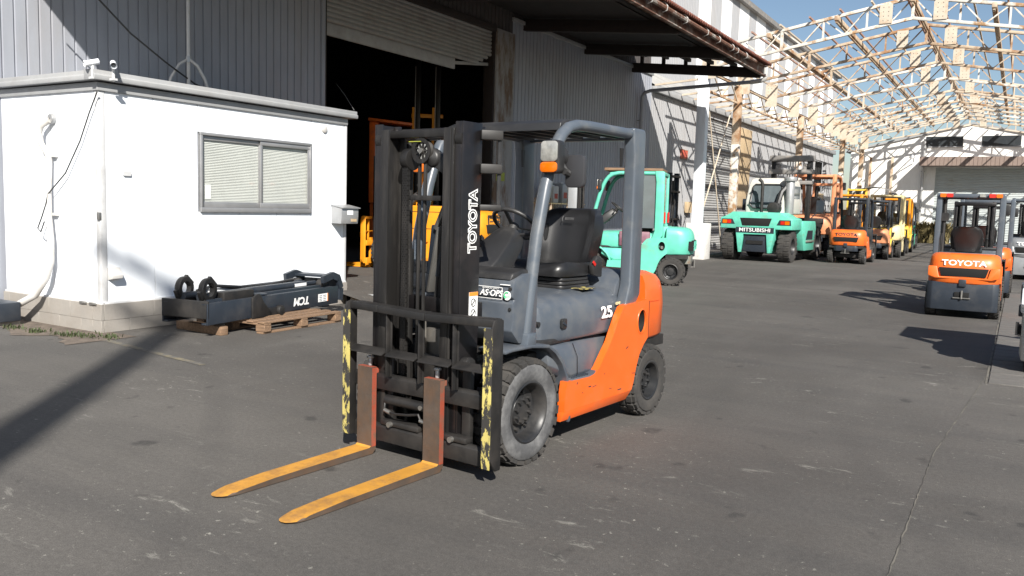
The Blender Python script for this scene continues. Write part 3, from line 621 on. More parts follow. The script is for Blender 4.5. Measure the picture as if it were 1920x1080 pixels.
# antenna mast with tripod on the cabin roof
an = empty('antenna_stand', (-9.5, 7.4, 2.86))
b = MB(); b.cyl((0,0,0),(0,0,2.2),.022,n=8); b.build('mast_pole', 'pvc', an)
for a_ in (20, 140, 260, 80):
    c_, s_ = math.cos(R(a_)), math.sin(R(a_)); b = MB(); b.tube([(.0,0,.47),(c_*.13,s_*.13,.38),(c_*.24,s_*.24,.2),(c_*.3,s_*.3,0)], .017, 6); b.build('leg', 'pvc', an)
b = MB(); b.cyl((0,0,.42),(0,0,.5),.035,n=8); b.build('clamp', 'zinc', an)
tag(an, 'thin galvanised pole on a tripod stand on cabin roof', 'pole')
b = MB(); b.tube([(-9.62,5.3,4.5),(-9.5,6.17,3.8),(-9.5,6.56,3.5),(-9.5,7.05,3.23),(-9.5,7.49,3.02),(-9.5,7.9,2.9)], .011, 6); o = b.build('overhead_cable', 'cable_black'); tag(o, 'black cable sagging from upper left to the cabin roof', 'cable')
b = MB(); b.tube([(-8.55,9.55,2.87),(-9.6,10.5,3.25),(-10.55,11.3,3.6)], .004, 5); o = b.build('stay_wire', 'zinc'); tag(o, 'thin stay wire from cabin roof corner to the warehouse door edge', 'wire')
# mailbox
mb_ = empty('mailbox', (-8.6, 9.14, 1.2))
b = MB(); b.prism([(0,0),(.19,0),(.2,.1),(.2,.22),(0,.26)], 'y', 0, .36); b.build('case', 'zinc', mb_, bevel=.006)
b = MB(); b.prism([(-.0,.262),(.23,.222),(.23,.236),(0,.276)], 'y', -.01, .37); b.build('lid', 'zinc', mb_)
b = MB(); b.box(.2,.204,.12,.24,.13,.2); b.build('label_plate', 'white_decal', mb_)
b = MB(); b.box(.198,.202,.2,.32,.03,.07); b.build('lock_plate', 'plywood', mb_)
tag(mb_, 'grey metal mailbox on the right end of cabin wall', 'mailbox')
# air conditioner at the far left
ac = empty('outdoor_unit', (-10.15, 5.15, 0))
b = MB(); b.box(-.4,.4,-.14,.14,.05,.27); b.build('case', 'slate_dark', ac, bevel=.015)
b = MB(); b.box(-.35,-.25,-.15,.15,0,.05); b.box(.25,.35,-.15,.15,0,.05); b.build('foot', 'concrete', ac)
tag(ac, 'low dark box on feet at the foot of cabin end wall', 'box')
# weeds
def weeds(name, spots, h, matn, label, seed, n):
    rr = random.Random(seed); b = MB()
    for k in range(n):
        cx, cy, sp = spots[k % len(spots)]; x = cx + rr.gauss(0, sp); y = cy + rr.gauss(0, .05 if h < .3 else sp); hh = h * rr.uniform(.35,1.1); a_ = rr.uniform(0, 6.28); ln = hh * rr.uniform(.2,.9); w_ = hh * .07 + .004
        c_, s_ = math.cos(a_), math.sin(a_)
        b.add([(x - s_*w_, y + c_*w_, .003),(x + s_*w_, y - c_*w_, .003),(x + c_*ln*.5 + s_*w_*.8, y + s_*ln*.5 - c_*w_*.8, hh*.7),(x + c_*ln*.5 - s_*w_*.8, y + s_*ln*.5 + c_*w_*.8, hh*.7),(x + c_*ln, y + s_*ln, hh)], [(0,1,2,3),(3,2,4)])
    o = b.build(name, matn, smooth=0, fix=False); stuff(o); tag(o, label, 'weeds'); return o
weeds('weeds', [(-9.1,5.12,.07),(-8.72,5.17,.1),(-8.5,5.28,.12),(-8.25,5.4,.08),(-9.6,5.1,.1)], .05, 'leaf', 'low green weeds along the foot of white cabin corner', 11, 340)
weeds('dry_grass', [(-4.9,56.5,.35),(-5.6,56.8,.3),(-4.2,56.6,.3)], 1.25, 'dry_leaf', 'tall dry grass against the end building beside rain pipe', 12, 900)
# utility pole behind the photographer (its shadow crosses the yard)
up_ = empty('utility_pole', (4.81, -8.8, 0))
b = MB(); b.cyl((0,0,0),(0,0,15.2),.27,.17,n=14); b.build('shaft', 'pole_concrete', up_)
d = Vector((.73,.68,0))
for z, l in ((15.2,.8),(14.6,.55)):
    b = MB(); b.bar(-d*l + Vector((0,0,z)), d*l + Vector((0,0,z)), .09, .09); b.build('crossarm', 'zinc', up_)
    for k in (-.9, -.45, .45, .9):
        b = MB(); p = d*l*k + Vector((0,0,z)); b.lathe([(.02,.04),(.05,.08),(.03,.12),(.05,.16),(.0,.2)], p, (0,0,1), 10); b.build('insulator', 'offwhite', up_)
for z in [3 + .45*i for i in range(24)]:
    b = MB(); s_ = 1 if int(z*2.3) % 2 else -1; b.bar((0,0,z), (s_*.3*.73,s_*.3*.68,z), .02, .02); b.build('climbing_step', 'zinc', up_)
tag(up_, 'concrete utility pole behind the viewer that throws the long shadow', 'pole')

# ================================================================ FORKLIFTS  (local axes: x forward, y left, z up; origin on the ground under the front axle)
def wheel(par, c, r, w_, rim, side, lugs=24, side_mat='rubber', bolts=8, det=True):
    c = Vector(c); ax = Vector((0, side, 0)); h = w_ / 2; b = MB(); n = 48 if det else 28
    b.lathe([(rim*.9,-h*.8),(rim,-h*.95),(rim+(r-rim)*.5,-h),(r-.03,-h*.97),(r-.006,-h+.03),(r,-h*.5),(r,h*.5),(r-.006,h-.03),(r-.028,h*.97)], c, ax, n)
    b.lathe([(r-.028,h*.97),(rim+(r-rim)*.72,h+.005),(rim+(r-rim)*.4,h+.008),(rim+.012,h*.98),(rim,h*.9),(rim*.9,h*.75)], c, ax, n, mi=1)
    for k in range(lugs):
        t = 2 * math.pi * k / lugs; wd = 2 * math.pi * r / lugs * .66
        for sg in (-1, 1):
            t2 = t + (sg > 0) * math.pi / lugs; rad = Vector((math.cos(t2), 0, math.sin(t2)))
            p = c + rad * (r + .001); q = c + rad * (r - .014)
            b.bar(p + ax * sg * h * .12, p + ax * sg * (h - .022), wd, .014, up=rad)
            b.bar(q + ax * sg * (h - .024), q + ax * sg * (h + .003), wd, .022, up=rad)
    tw = b.build('wheel', ['rubber', side_mat], par, smooth=50)
    b = MB()
    b.lathe([(rim-.002,h*.7),(rim+.006,h*.96),(rim-.004,h*1.0),(rim-.014,h*.93),(rim*.86,h*.55),(rim*.80,h*.12),(rim*.74,h*.06),(rim*.52,h*.06),(rim*.48,h*.3),(rim*.46,h*.36),(rim*.2,h*.40),(.0,h*.40)], c, ax, n)
    for ring, nb in ((.63, bolts), (.36, bolts)) if det else ((.6, 6),):
        for k in range(nb):
            t = 2 * math.pi * (k + .3) / nb; p = c + Vector((math.cos(t), 0, math.sin(t))) * rim * ring + ax * h * (.06 if ring > .5 else .36)
            b.cyl(p, p + ax * .022, .0125, n=6)
    b.build('rim', 'rim_dark', tw, smooth=40)
    return tw

def arc(cx, cz, r, a0, a1, n): return [(cx + r * math.cos(R(a0 + (a1 - a0) * i / n)), cz + r * math.sin(R(a0 + (a1 - a0) * i / n))) for i in range(n + 1)]

def forklift(name, label, loc, rz, body='slate', cw='orange', ohg='slate_post', det=False, text_=None, text_mat='white_decal', lower='narrow', H=2.0, cy=0., rear_lamps=False,
             scale=1., tyre='rubber', mastm='mast_paint', rests='black_steel', seat_m='black_vinyl', panel=None, forks=True, group=None, carriage=True, flen=1.06, lower_mat='slate_dark', mastz0=0.08, cab=False, ohgz=2.06, side_text=None):
    f = empty(name, loc, rz); f.scale = scale if isinstance(scale, tuple) else (scale,) * 3
    panel = panel or cw
    P = lambda mb, nm, mt, par=f, **k: mb.build(nm, mt, par, **k)
    # ---------------- wheels
    RF, RR = .315, .262
    for s_ in (1, -1):
        wheel(f, (0, s_ * .475, RF), RF, .19, .183, s_, 26, tyre, 8, det)
        wheel(f, (-1.6, s_ * .475, RR), RR, .155, .145, s_, 22, 'rubber', 6, det)
    b = MB(); b.cyl((0,-.4,RF),(0,.4,RF),.11,n=14); b.box(-.16,.16,-.3,.3,RF-.16,RF+.2); P(b, 'front_axle', 'black_steel', bevel=.01)
    b = MB(); b.box(-1.68,-1.52,-.4,.4,RR-.07,RR+.09); P(b, 'steer_axle', 'black_steel', bevel=.01)
    # ---------------- chassis, floor, fenders
    b = MB(); b.box(-1.45,-.2,-.40,.40,.2,.62); b.box(-.45,.22,-.33,.33,.36,.66); P(b, 'chassis', 'black_steel', bevel=.01)
    for s_ in (1, -1):
        o = [(.22,.705),(.15,.712),(-.05,.712),(-.24,.69),(-.33,.645),(-.41,.57),(-.465,.48),(-.495,.38),(-.505,.24),(-.52,.17)]
        i_ = [(x * .985 + (.012 if k > 3 else 0), z - .022) for k, (x, z) in enumerate(o)]
        b = MB(); b.prism(o + i_[::-1], 'y', s_ * .335, s_ * .538); P(b, 'fender', body, bevel=.008)
        b = MB(); b.prism([(x - .01, z - .03) for x, z in o] + [(-.5,.66),(.22,.66)], 'y', s_ * .33, s_ * .345); P(b, 'wheel_house', 'black_steel')
        # body side below the hood
        b = MB(); rings = []
        for x, wv in ((-.30,.49),(-.55,.505),(-.8,.50),(-1.05,.485),(-1.42,.45)):
            rings.append([(x, s_*.2, .40), (x, s_*(wv-.03), .40), (x, s_*wv, .45), (x, s_*(wv-.01), .56), (x, s_*(wv-.045), .645), (x, s_*(wv-.07), .66), (x, s_*.2, .665)])
        rings[0] = [(x, y, max(z, .52 + (z - .4) * .54)) for x, y, z in rings[0]]
        b.loft(rings); P(b, 'side_skirt', body, bevel=.006)
        # step
        b = MB(); b.prism([(-.50,.40),(-.50,.432),(-.75,.428),(-.83,.455),(-.86,.40)], 'y', s_*.36, s_*.545); st = P(b, 'step', body, bevel=.006)
        if det and s_ > 0:
            b = MB()
            for ix in range(6):
                for iy in range(3): b.bar((-.53-ix*.035, .46+iy*.03, .436), (-.548-ix*.035, .472+iy*.03, .436), .008, .01)
            P(b, 'tread_studs', 'slate_dark', st)
        # side panel
        pts = [(-.432,.428),(-.72,.420),(-.78,.428),(-.835,.465),(-.985,.625),(-1.09,.79),(-1.14,.85),(-1.18,.862),(-1.33,.868),(-1.48,.884),(-1.528,.875),(-1.53,.594),(-1.47,.55),(-1.41,.485),(-1.365,.39),(-1.335,.29),(-1.308,.236),(-.409,.236),(-.41,.30)]
        hole = [(-1.425 + .062 * math.cos(t), .725 + .085 * math.sin(t)) for t in (2 * math.pi * k / 24 for k in range(24))]
        # ring of quads-free keyhole polygon
        k0 = min(range(len(hole)), key=lambda k: (hole[k][0] + 1.53) ** 2 + (hole[k][1] - .735) ** 2)
        hl = [hole[(k0 - j) % 24] for j in range(24)] + [hole[k0]]
        if sum((pts[i][0] - pts[i-1][0]) * (pts[i][1] + pts[i-1][1]) for i in range(len(pts))) < 0: pass
        idx = 11
        key = pts[:idx] + [(-1.5295,.735)] + hl + [(-1.5295,.7352)] + pts[idx:]
        b = MB(); n = len(key); yo, yi = s_ * .553, s_ * .50
        b.add([(x, yo, z) for x, z in key] + [(x, yi, z) for x, z in key], [tuple(range(n)), tuple(range(2*n-1, n-1, -1))] + [(i, i+n, (i+1) % n + n, (i+1) % n) for i in range(n)])
        sp_ = P(b, 'side_panel', panel, smooth=35)
        b = MB(); ri = [[(x, s_*.50, .2355), (x, s_*.553, .2355), (x + d_, s_*.528, .168), (x + d_, s_*.50, .168)] for x, d_ in ((-.409,.003),(-1.308,.04))]
        b.loft(ri); P(b, 'lower_band', panel, sp_, bevel=.003)
        b = MB(); t0 = [(-1.425 + q * .062 * math.cos(t), y_, .725 + q * .085 * math.sin(t)) for q, y_ in ((.97, s_*.549),(.95,s_*.44),(.8,s_*.44),(.0001,s_*.44)) for t in (2 * math.pi * k / 24 for k in range(24))]
        b.add(t0, [(i*24+j, i*24+(j+1)%24, (i+1)*24+(j+1)%24, (i+1)*24+j) for i in range(3) for j in range(24)], mi=0)
        P(b, 'exhaust_port', 'black_steel', sp_)
        b = MB(); b.cyl((-1.40,s_*.44,.70),(-1.43,s_*.50,.70),.03,n=12); P(b, 'exhaust_tip', 'steel_bare', sp_)
        b = MB(); ri = [[(-1.425 + (.062+dq) * math.cos(t), s_*y_, .725 + (.085+dq) * math.sin(t)) for t in (2*math.pi*k/24 for k in range(24))] for dq, y_ in ((-.003,.545),(.0,.557),(.008,.556),(.011,.552))]
        b.loft(ri, caps=False); P(b, 'port_rim', panel, sp_)
    # ---------------- front cowl and dashboard
    b = MB(); b.prism([(.10,.80),(.085,.86),(.10,.965),(.075,.985),(.10,1.0),(.085,1.10),(-.02,1.135),(-.16,1.135),(-.16,.72),(.02,.72)], 'y', -.49, .49); cwl = P(b, 'front_cowl', body, bevel=.008)
    b = MB(); b.prism([(.095,1.10),(.07,1.14),(-.02,1.16),(-.18,1.15),(-.18,1.11)], 'y', -.47, .47); P(b, 'dashboard', 'black_plastic', bevel=.012)
    b = MB(); b.box(-.62,-.1,-.45,.45,.66,.70); P(b, 'floor_plate', 'black_plastic', bevel=.006)
    # ---------------- hood
    b = MB(); rings = []
    for x, hw, zt in ((-.235,.385,.93),(-.30,.435,.955),(-.60,.475,.962),(-1.05,.485,.965),(-1.25,.47,.965),(-1.40,.44,.945)):
        h_ = []
        for y, z in ((hw-.01,.672),(hw,.70),(hw-.012,.84),(hw-.03,.90),(hw-.07,zt-.022),(hw-.13,zt),(.2,zt+.012)): h_.append((x, y, z))
        rings.append(h_ + [(x, -y, z) for _, y, z in h_[::-1]])
    b.loft(rings); hood = P(b, 'hood', body, bevel=.008)
    b = MB(); b.box(-1.38,-.3,-.43,.43,.655,.672); P(b, 'hood_seal', 'dark_void', hood)
    b = MB(); b.prism([(-1.22,.93),(-1.24,1.0),(-1.32,1.06),(-1.42,1.085),(-1.52,1.088),(-1.52,.86),(-1.22,.86)], 'y', -.43, .43); P(b, 'rear_deck', body, bevel=.012)
    # ---------------- counterweight
    def plan(dx, dy):
        h_ = [(-1.50,.535-dy),(-1.72,.535-dy),(-1.83,.515-dy),(-1.91,.455-dy),(-1.955+dx,.36-dy),(-1.98+dx,.2),(-1.985+dx,.0)]
        return [(x, y) for x, y in h_] + [(x, -y) for x, y in h_[-2::-1]]
    b = MB(); rings = []
    for z, dx, dy in ((.578,.02,.02),(.60,.0,.004),(.83,-.0,.0),(.93,.012,.004),(1.0,.04,.012),(1.045,.08,.03),(1.07,.14,.07),(1.078,.22,.14)):
        rings.append([(min(x + (dx if x < -1.6 else 0), -1.50), y, z) for x, y in plan(0, dy)])
    b.loft(rings); cwo = P(b, 'counterweight', cw, bevel=0, smooth=50)
    if lower != 'none':
        b = MB(); z0 = .13 if lower == 'full' else .40
        hw = .535 if lower == 'full' else .36
        q = [(-1.86 if lower == 'full' else -1.5, hw),(-1.90,hw),(-1.95,hw-.08),(-1.965,0),(-1.95,-hw+.08),(-1.90,-hw),(-1.86 if lower == 'full' else -1.5,-hw)]
        b.prism(q, 'z', z0, .60 if lower == 'full' else .578); P(b, 'counterweight_base', lower_mat, cwo, bevel=.015)
        b = MB(); b.box(-1.9,-1.5,-.5,.5,.50,.577); P(b, 'arch_liner', 'black_steel', cwo)
        b = MB(); b.box(-1.985,-1.955,-.11,.11,.36,.44); P(b, 'tow_pocket', 'dark_void', cwo, bevel=.004)
        b = MB(); b.cyl((-2.0,0,.33),(-2.0,0,.47),.016,n=8); b.box(-1.99,-1.95,-.13,.13,.335,.352); P(b, 'tow_pin', 'steel_bare', cwo)
        b = MB(); b.box(-2.0,-1.93,-.055,.055,.535,.655); P(b, 'cap', 'slate_dark', cwo, bevel=.01)
    b = MB(); b.prism([(-.33,.70),(.33,.70),(.37,.845),(-.37,.845)], 'x', -1.99, -1.93); P(b, 'vent_opening', 'dark_void', cwo, bevel=.008)
    b = MB(); b.prism([(-.53,.70),(-.42,.66),(.42,.66),(.53,.70),(.53,.86),(.40,.86),(.36,.69),(-.36,.69),(-.40,.86),(-.53,.86)], 'x', -1.985, -1.90); P(b, 'vent_surround', cw, cwo, bevel=.012) if lower == 'full' else None
    if text_: text('lettering', text_, .125, text_mat, cwo, (-1.972,0,.925), (0,-1,0), (.12,0,1), .003, .003, sx=1.28)
    # ---------------- overhead guard
    for s_ in (1, -1):
        zz = ohgz
        pp = [(-.045,s_*.475,.70),(-.09,s_*.475,1.0),(-.15,s_*.475,1.36),(-.225,s_*.475,1.65),(-.285,s_*.475,1.82),(-.335,s_*.475,1.92),(-.39,s_*.475,1.985),(-.46,s_*.475,zz-.03),(-.56,s_*.475,zz-.006),(-.7,s_*.475,zz),(-1.33,s_*.475,zz)]
        b = MB(); b.tube(pp, .041, 14, flat=.9); P(b, 'guard_pillar', ohg, smooth=60)
        b = MB(); b.prism([(-1.215,.84),(-1.36,.84),(-1.435,.92),(-1.425,zz+.02),(-1.40,zz+.04),(-1.24,zz+.04),(-1.27,1.9),(-1.275,1.0)], 'y', s_*.435, s_*.525); P(b, 'rear_post', ohg, bevel=.018, seg=3)
        if det:
            b = MB(); b.prism([(-1.265,1.96),(-1.23,1.96),(-1.24,1.83),(-1.255,1.83)], 'y', s_*.42, s_*.434); P(b, 'grab_hook', 'black_plastic')
            b = MB(); b.prism([(-.0,.69),(-.10,.69),(-.105,.78),(-.02,.78)], 'y', s_*.415, s_*.535); P(b, 'pillar_foot', ohg, bevel=.012)
    b = MB(); b.prism([(-.385,ohgz-.05),(-.40,ohgz+.0),(-.47,ohgz+.025),(-.6,ohgz+.032),(-1.3,ohgz+.032),(-1.3,ohgz+.012),(-.6,ohgz+.012),(-.47,ohgz-.0)], 'y', -.46, .46); P(b, 'guard_roof', 'black_plastic' if det else ohg, bevel=.006)
    for k in range(6):
        b = MB(); y = -.36 + k * .144; b.box(-1.28,-.5,y-.012,y+.012,ohgz-.03,ohgz+.01); P(b, 'guard_bar', 'black_plastic')
    b = MB(); b.box(-1.42,-1.34,-.44,.44,ohgz-.035,ohgz+.03); xb = P(b, 'rear_crossbar', ohg, bevel=.012)
    if rear_lamps:
        for s_ in (1, -1):
            b = MB(); b.rbox(-1.47,-1.42,min(s_*.27,s_*.37),max(s_*.27,s_*.37),ohgz-.03,ohgz+.035,.015,'x'); P(b, 'stop_lamp', 'red_lens')
            b = MB(); b.rbox(-1.47,-1.42,min(s_*.375,s_*.47),max(s_*.375,s_*.47),ohgz-.03,ohgz+.035,.015,'x'); P(b, 'turn_lamp', 'amber_lens')
        b = MB(); b.rbox(-1.46,-1.42,-.22,-.13,ohgz-.02,ohgz+.03,.012,'x'); P(b, 'reverse_lamp', 'clear_lens')
        b = MB(); b.tube([(-1.40,.40,1.05),(-1.46,.40,1.1),(-1.46,.40,1.35),(-1.40,.40,1.4)], .012, 6); P(b, 'grab_handle', 'black_plastic')
        b = MB(); b.cyl((-1.32,.39,.95),(-1.32,.39,2.0),.03,n=8); b.rbox(-1.38,-1.28,.32,.44,1.62,1.76,.02,'x'); P(b, 'exhaust_stack', 'black_steel')
    # ---------------- seat
    b = MB()
    for k in range(4): b.rbox(-1.19+k*.004,-.79-k*.004,-.20+.004*k,.26-.004*k,.972+k*.026,.995+k*.026,.05,'z')
    P(b, 'seat_bellows', 'black_plastic', bevel=.006)
    b = MB(); rings = []
    for x, zt, hw in ((-.745,1.10,.17),(-.77,1.145,.215),(-.85,1.16,.235),(-1.0,1.145,.24),(-1.2,1.15,.235),(-1.26,1.13,.22)):
        r0 = [(-1.,1.06),(-.98,1.11)]
        rings.append([(x, .03 - hw, 1.06),(x, .03 - hw - .012, 1.10),(x, .03 - hw + .01, zt),(x, .03 - hw*.62, zt - .006),(x, .03, zt-.022),(x, .03 + hw*.62, zt-.006),(x, .03 + hw - .01, zt),(x, .03 + hw + .012, 1.10),(x, .03 + hw, 1.06)])
    b.loft(rings); seat = P(b, 'seat', seat_m, bevel=0, smooth=60)
    b = MB(); rings = []
    for z, x, hw, wing in ((1.10,-1.17,.19,.03),(1.16,-1.165,.225,.055),(1.28,-1.19,.25,.075),(1.40,-1.225,.25,.07),(1.47,-1.25,.225,.045),(1.515,-1.27,.19,.02),(1.53,-1.29,.15,.0)):
        y0 = .03
        fr = [(x + wing, y0 - hw, z),(x + wing*.9, y0 - hw*.82, z),(x + .0, y0 - hw*.62, z),(x - .012, y0, z),(x, y0 + hw*.62, z),(x + wing*.9, y0 + hw*.82, z),(x + wing, y0 + hw, z)]
        bk = [(x - .07, y0 + hw, z),(x - .11, y0 + hw*.7, z),(x - .12, y0, z),(x - .11, y0 - hw*.7, z),(x - .07, y0 - hw, z)]
        rings.append(fr + bk)
    b.loft(rings); P(b, 'seat_back', seat_m, seat, smooth=60)
    if det:
        b = MB(); b.rbox(-1.21,-1.16,-.205,-.135,1.27,1.42,.03,'x'); P(b, 'armrest_slot', 'black_plastic', seat, bevel=.01)
        b = MB(); b.prism([(-1.22,1.04),(-1.10,1.06),(-1.08,1.14),(-1.15,1.20),(-1.22,1.18)], 'y', .285, .325); P(b, 'buckle_guard', 'black_plastic', seat, bevel=.012)
        b = MB(); b.prism([(-1.10,1.125),(-1.07,1.15),(-1.085,1.165),(-1.115,1.14)], 'y', .326, .333); P(b, 'red_button', 'red_lens', seat)
        text('stitched_script', '(ᴛᴏʏᴏᴛᴀ' if 0 else '( ıııııııı', .045, 'rubber_grey', seat, (-1.2,.03,1.455), (0,1,0), (-.3,0,1), .001)
    # ---------------- steering
    b = MB(); rings = []
    for x, z, hw, dp_ in ((-.14,1.10,.135,.10),(-.24,1.17,.13,.095),(-.36,1.27,.115,.08),(-.44,1.335,.085,.065),(-.47,1.36,.06,.05)):
        n2 = Vector((-.62,0,-.78)); up2 = Vector((.62,0,-.72)) * 0 + Vector((.55,0,.0))
        rings.append([(x - dp_, .05 - hw, z - .02),(x - dp_, .05 + hw, z - .02),(x + dp_*.8, .05 + hw, z + .03),(x + dp_, .05, z + .045),(x + dp_*.8, .05 - hw, z + .03)])
    b.loft(rings); P(b, 'steering_column', 'black_plastic', bevel=.012)
    b = MB(); c = Vector((-.525,.04,1.415)); ax = Vector((-.62,0,.78)).normalized(); a_ = Vector((0,1,0)); b2 = ax.cross(a_)
    ring = [c + (a_ * math.cos(t) + b2 * math.sin(t)) * .155 for t in (2*math.pi*k/28 for k in range(29))]
    b.tube(ring, .0145, 8, caps=False)
    for t in (30, 150, 270): b.bar(c - ax*.03, c + (a_ * math.cos(R(t)) + b2 * math.sin(R(t))) * .15, .022, .012)
    b.cyl(c - ax*.07, c - ax*.01, .035, n=12); P(b, 'steering_wheel', 'black_plastic', smooth=60)
    b = MB(); b.tube([c - ax*.09 + Vector((0,.06,0)), c - ax*.08 + Vector((.0,.17,.0))], .012, 6); b.cyl(c - ax*.08 + Vector((0,.16,0)), c - ax*.08 + Vector((0,.21,0)), .018, n=8); P(b, 'direction_lever', 'black_plastic')
    b = MB()
    for k in range(3): b.tube([(-.32,-.12-k*.07,1.15),(-.36,-.12-k*.07,1.3)], .009, 6); b.lathe([(.0,.0),(.018,.01),(.022,.03),(.0,.05)], (-.36,-.12-k*.07,1.29), (-.2,0,1), 8)
    P(b, 'lift_levers', 'black_plastic')
    # ---------------- lamps, mirror
    for s_ in (1, -1):
        b = MB(); b.rbox(-.265,-.195,min(s_*.455,s_*.585),max(s_*.455,s_*.585),1.735,1.935,.03,'x'); lp = P(b, 'head_lamp', 'black_plastic', bevel=.008)
        b = MB(); b.rbox(-.196,-.182,min(s_*.461,s_*.579),max(s_*.461,s_*.579),1.805,1.928,.024,'x'); P(b, 'lens', 'clear_lens', lp, bevel=.005)
        b = MB(); b.rbox(-.196,-.178,min(s_*.461,s_*.579),max(s_*.461,s_*.579),1.741,1.803,.022,'x'); P(b, 'turn_lens', 'amber_lens', lp, bevel=.005)
        if det:
            b = MB(); b.lathe([(.0,.0),(.06,-.02),(.07,-.05),(.0,-.09)], (-.25,s_*.52,1.84), (1,0,0), 14); P(b, 'lamp_back', 'black_plastic', lp)
    if det:
        b = MB(); b.rbox(-.335,-.30,.565,.70,1.655,1.85,.03,'x'); mi_ = P(b, 'side_mirror', 'mirror_back', bevel=.008)
        b = MB(); b.tube([(-.30,.50,1.83),(-.285,.55,1.80),(-.28,.585,1.755),(-.30,.60,1.74)], .017, 8); b.cyl((-.31,.59,1.735),(-.26,.585,1.75),.022,n=8); P(b, 'mirror_arm', 'black_plastic', mi_)
    # ---------------- mast
    YM = .345
    for s_ in (1, -1):
        b = MB(); b.box(.235,.405,s_*(YM-.014),s_*YM,mastz0,H-.005); b.box(.387,.405,s_*.285,s_*(YM-.014),mastz0,H-.005); b.box(.235,.255,s_*.285,s_*(YM-.014),mastz0,H-.005); P(b, 'outer_mast_rail', mastm, bevel=.004)
        b = MB(); b.box(.27,.42,s_*.268,s_*.282,mastz0+.04,H-.04); b.box(.405,.425,s_*.215,s_*.268,mastz0+.04,H-.04); b.box(.265,.283,s_*.215,s_*.268,mastz0+.04,H-.04); P(b, 'inner_mast_rail', 'mast_steel', bevel=.004)
        if det:
            b = MB(); b.cyl((.36,s_*.29,H-.10),(.36,s_*.335,H-.10),.055,n=20); P(b, 'mast_roller', 'mast_steel')
        b = MB(); b.cyl((.215,s_*.235,.15),(.215,s_*.235,1.25),.036,n=14); b.cyl((.215,s_*.235,1.25),(.215,s_*.235,H-.1),.024,n=12,mi=1); P(b, 'lift_cylinder', ['mast_steel', 'mast_steel'], bevel=0)
    b = MB(); b.box(.30,.36,-.30,.30,H-.085,H-.04); P(b, 'inner_crossbar', 'mast_steel', bevel=.006)
    b = MB(); b.box(.205,.24,-YM,YM,H-.09,H-.02); P(b, 'mast_crossbar', mastm, bevel=.006)
    b = MB(); b.box(.195,.235,-YM,YM,.88,.97); P(b, 'mast_crossbar', mastm, bevel=.006)
    b = MB(); b.box(.20,.40,-YM+.002,YM-.002,mastz0-.01,mastz0+.07); P(b, 'mast_foot', mastm, bevel=.006)
    if det:
        # leaf chain
        for yc in (-.125,):
            b = MB(); z = .36
            while z < H - .2:
                for k, yo in enumerate((-.018,-.009,0,.009,.018)):
                    b.box(.348,.372,yc+yo-.0035,yc+yo+.0035,z+(.0145 if k % 2 else 0),z+(.0145 if k % 2 else 0)+.026)
                b.cyl((.36,yc-.022,z+.006),(.36,yc+.022,z+.006),.0045,n=5,caps=False); z += .029
            P(b, 'lift_chain', 'mast_steel', smooth=0)
            b = MB(); b.cyl((.33,yc-.028,H-.21),(.33,yc+.028,H-.21),.065,n=24); P(b, 'chain_sheave', 'mast_steel', bevel=.006)
        for yc in (-.045, .0):
            b = MB(); b.cyl((.33,yc,.4),(.33,yc,H-.22),.0115,n=8); P(b, 'hydraulic_pipe', 'mast_steel')
        b = MB(); c = Vector((.34,-.02,H-.16)); 
        for r0, r1, th in ((.05,.075,.02),):
            b.lathe([(r0,-.012),(r1,-.014),(r1-.008,0),(r1,.014),(r0,.012),(r0,-.012)], c, (1,-.0,0), 28)
        for k in range(9): t = 2*math.pi*k/9; b.bar(c, c + Vector((0,math.cos(t),math.sin(t)))*.055, .008, .012, up=(1,0,0))
        b.cyl(c - Vector((.02,0,0)), c + Vector((.02,0,0)), .016, n=10, mi=1); P(b, 'hose_pulley', ['mast_steel','steel_bare'], smooth=40)
        b = MB(); b.tube([(.26,.25,H-.12),(.25,.20,H-.24),(.24,.10,H-.48),(.22,.04,H-.72),(.2,.0,1.15),(.18,-.03,.95)], [.016]*6, 8)
        b.tube([(.26,.275,H-.12),(.25,.225,H-.24),(.24,.125,H-.48),(.22,.065,H-.72),(.2,.03,1.15),(.18,.0,.95)], [.016]*6, 8); P(b, 'hydraulic_hose', 'black_plastic', smooth=60)
        b = MB(); b.bar((.235,.20,H-.27),(.225,.02,H-.62),.075,.03); b.bar((.215,.05,H-.60),(.20,-.04,1.0),.09,.025); P(b, 'hose_guide', 'steel_bare', bevel=.006)
        b = MB(); b.bar((.22,.02,1.40),(.2,-.03,1.10),.1,.035); P(b, 'hose_shroud', 'slate_dark', bevel=.006)
        b = MB(); b.bar((.26,.19,H-.30),(.28,.04,H-.20),.05,.09); b.lathe([(.0,.05),(.05,.03),(.06,0),(.05,-.03),(0,-.04)], (.29,.03,H-.2), (1,0,0), 14); P(b, 'hose_clamp', 'black_plastic', bevel=.008)
        b = MB(); b.box(.31,.36,-.15,.14,H-.45,H-.42); P(b, 'chain_anchor', 'mast_steel', bevel=.004)
        b = MB(); b.box(.30,.36,-.11,-.02,H-.109,H-.105); P(b, 'warning_strip', 'sign_yellow')
        # brackets on the left mast rail holding a pipe
        for z in (H-.07, H-.26, H-.48):
            b = MB(); b.bar((.26,.35,z),(.16,.43,z),.05,.055 if z > H-.3 else .035); P(b, 'pipe_bracket', 'black_steel', bevel=.006)
        b = MB(); b.tube([(.17,.42,H-.1),(.17,.42,H-.5)], .012, 8); P(b, 'side_pipe', 'black_plastic')
        # lettering on the outer web
        for nm, of, mt_, yy_ in (('lettering', .0062, 'white_decal', YM+.0016), ('lettering_core', -.0012, 'mast_paint', YM+.0026)):
            text(nm, 'TOYOTA', .098, mt_, f, (.305,yy_,1.44), (0,0,1), (1,0,0), .0006, of, sx=.88)
        b = MB(); b.box(.248,.325,YM+.001,YM+.003,.87,1.035); lb = P(b, 'warning_label', 'white_decal')
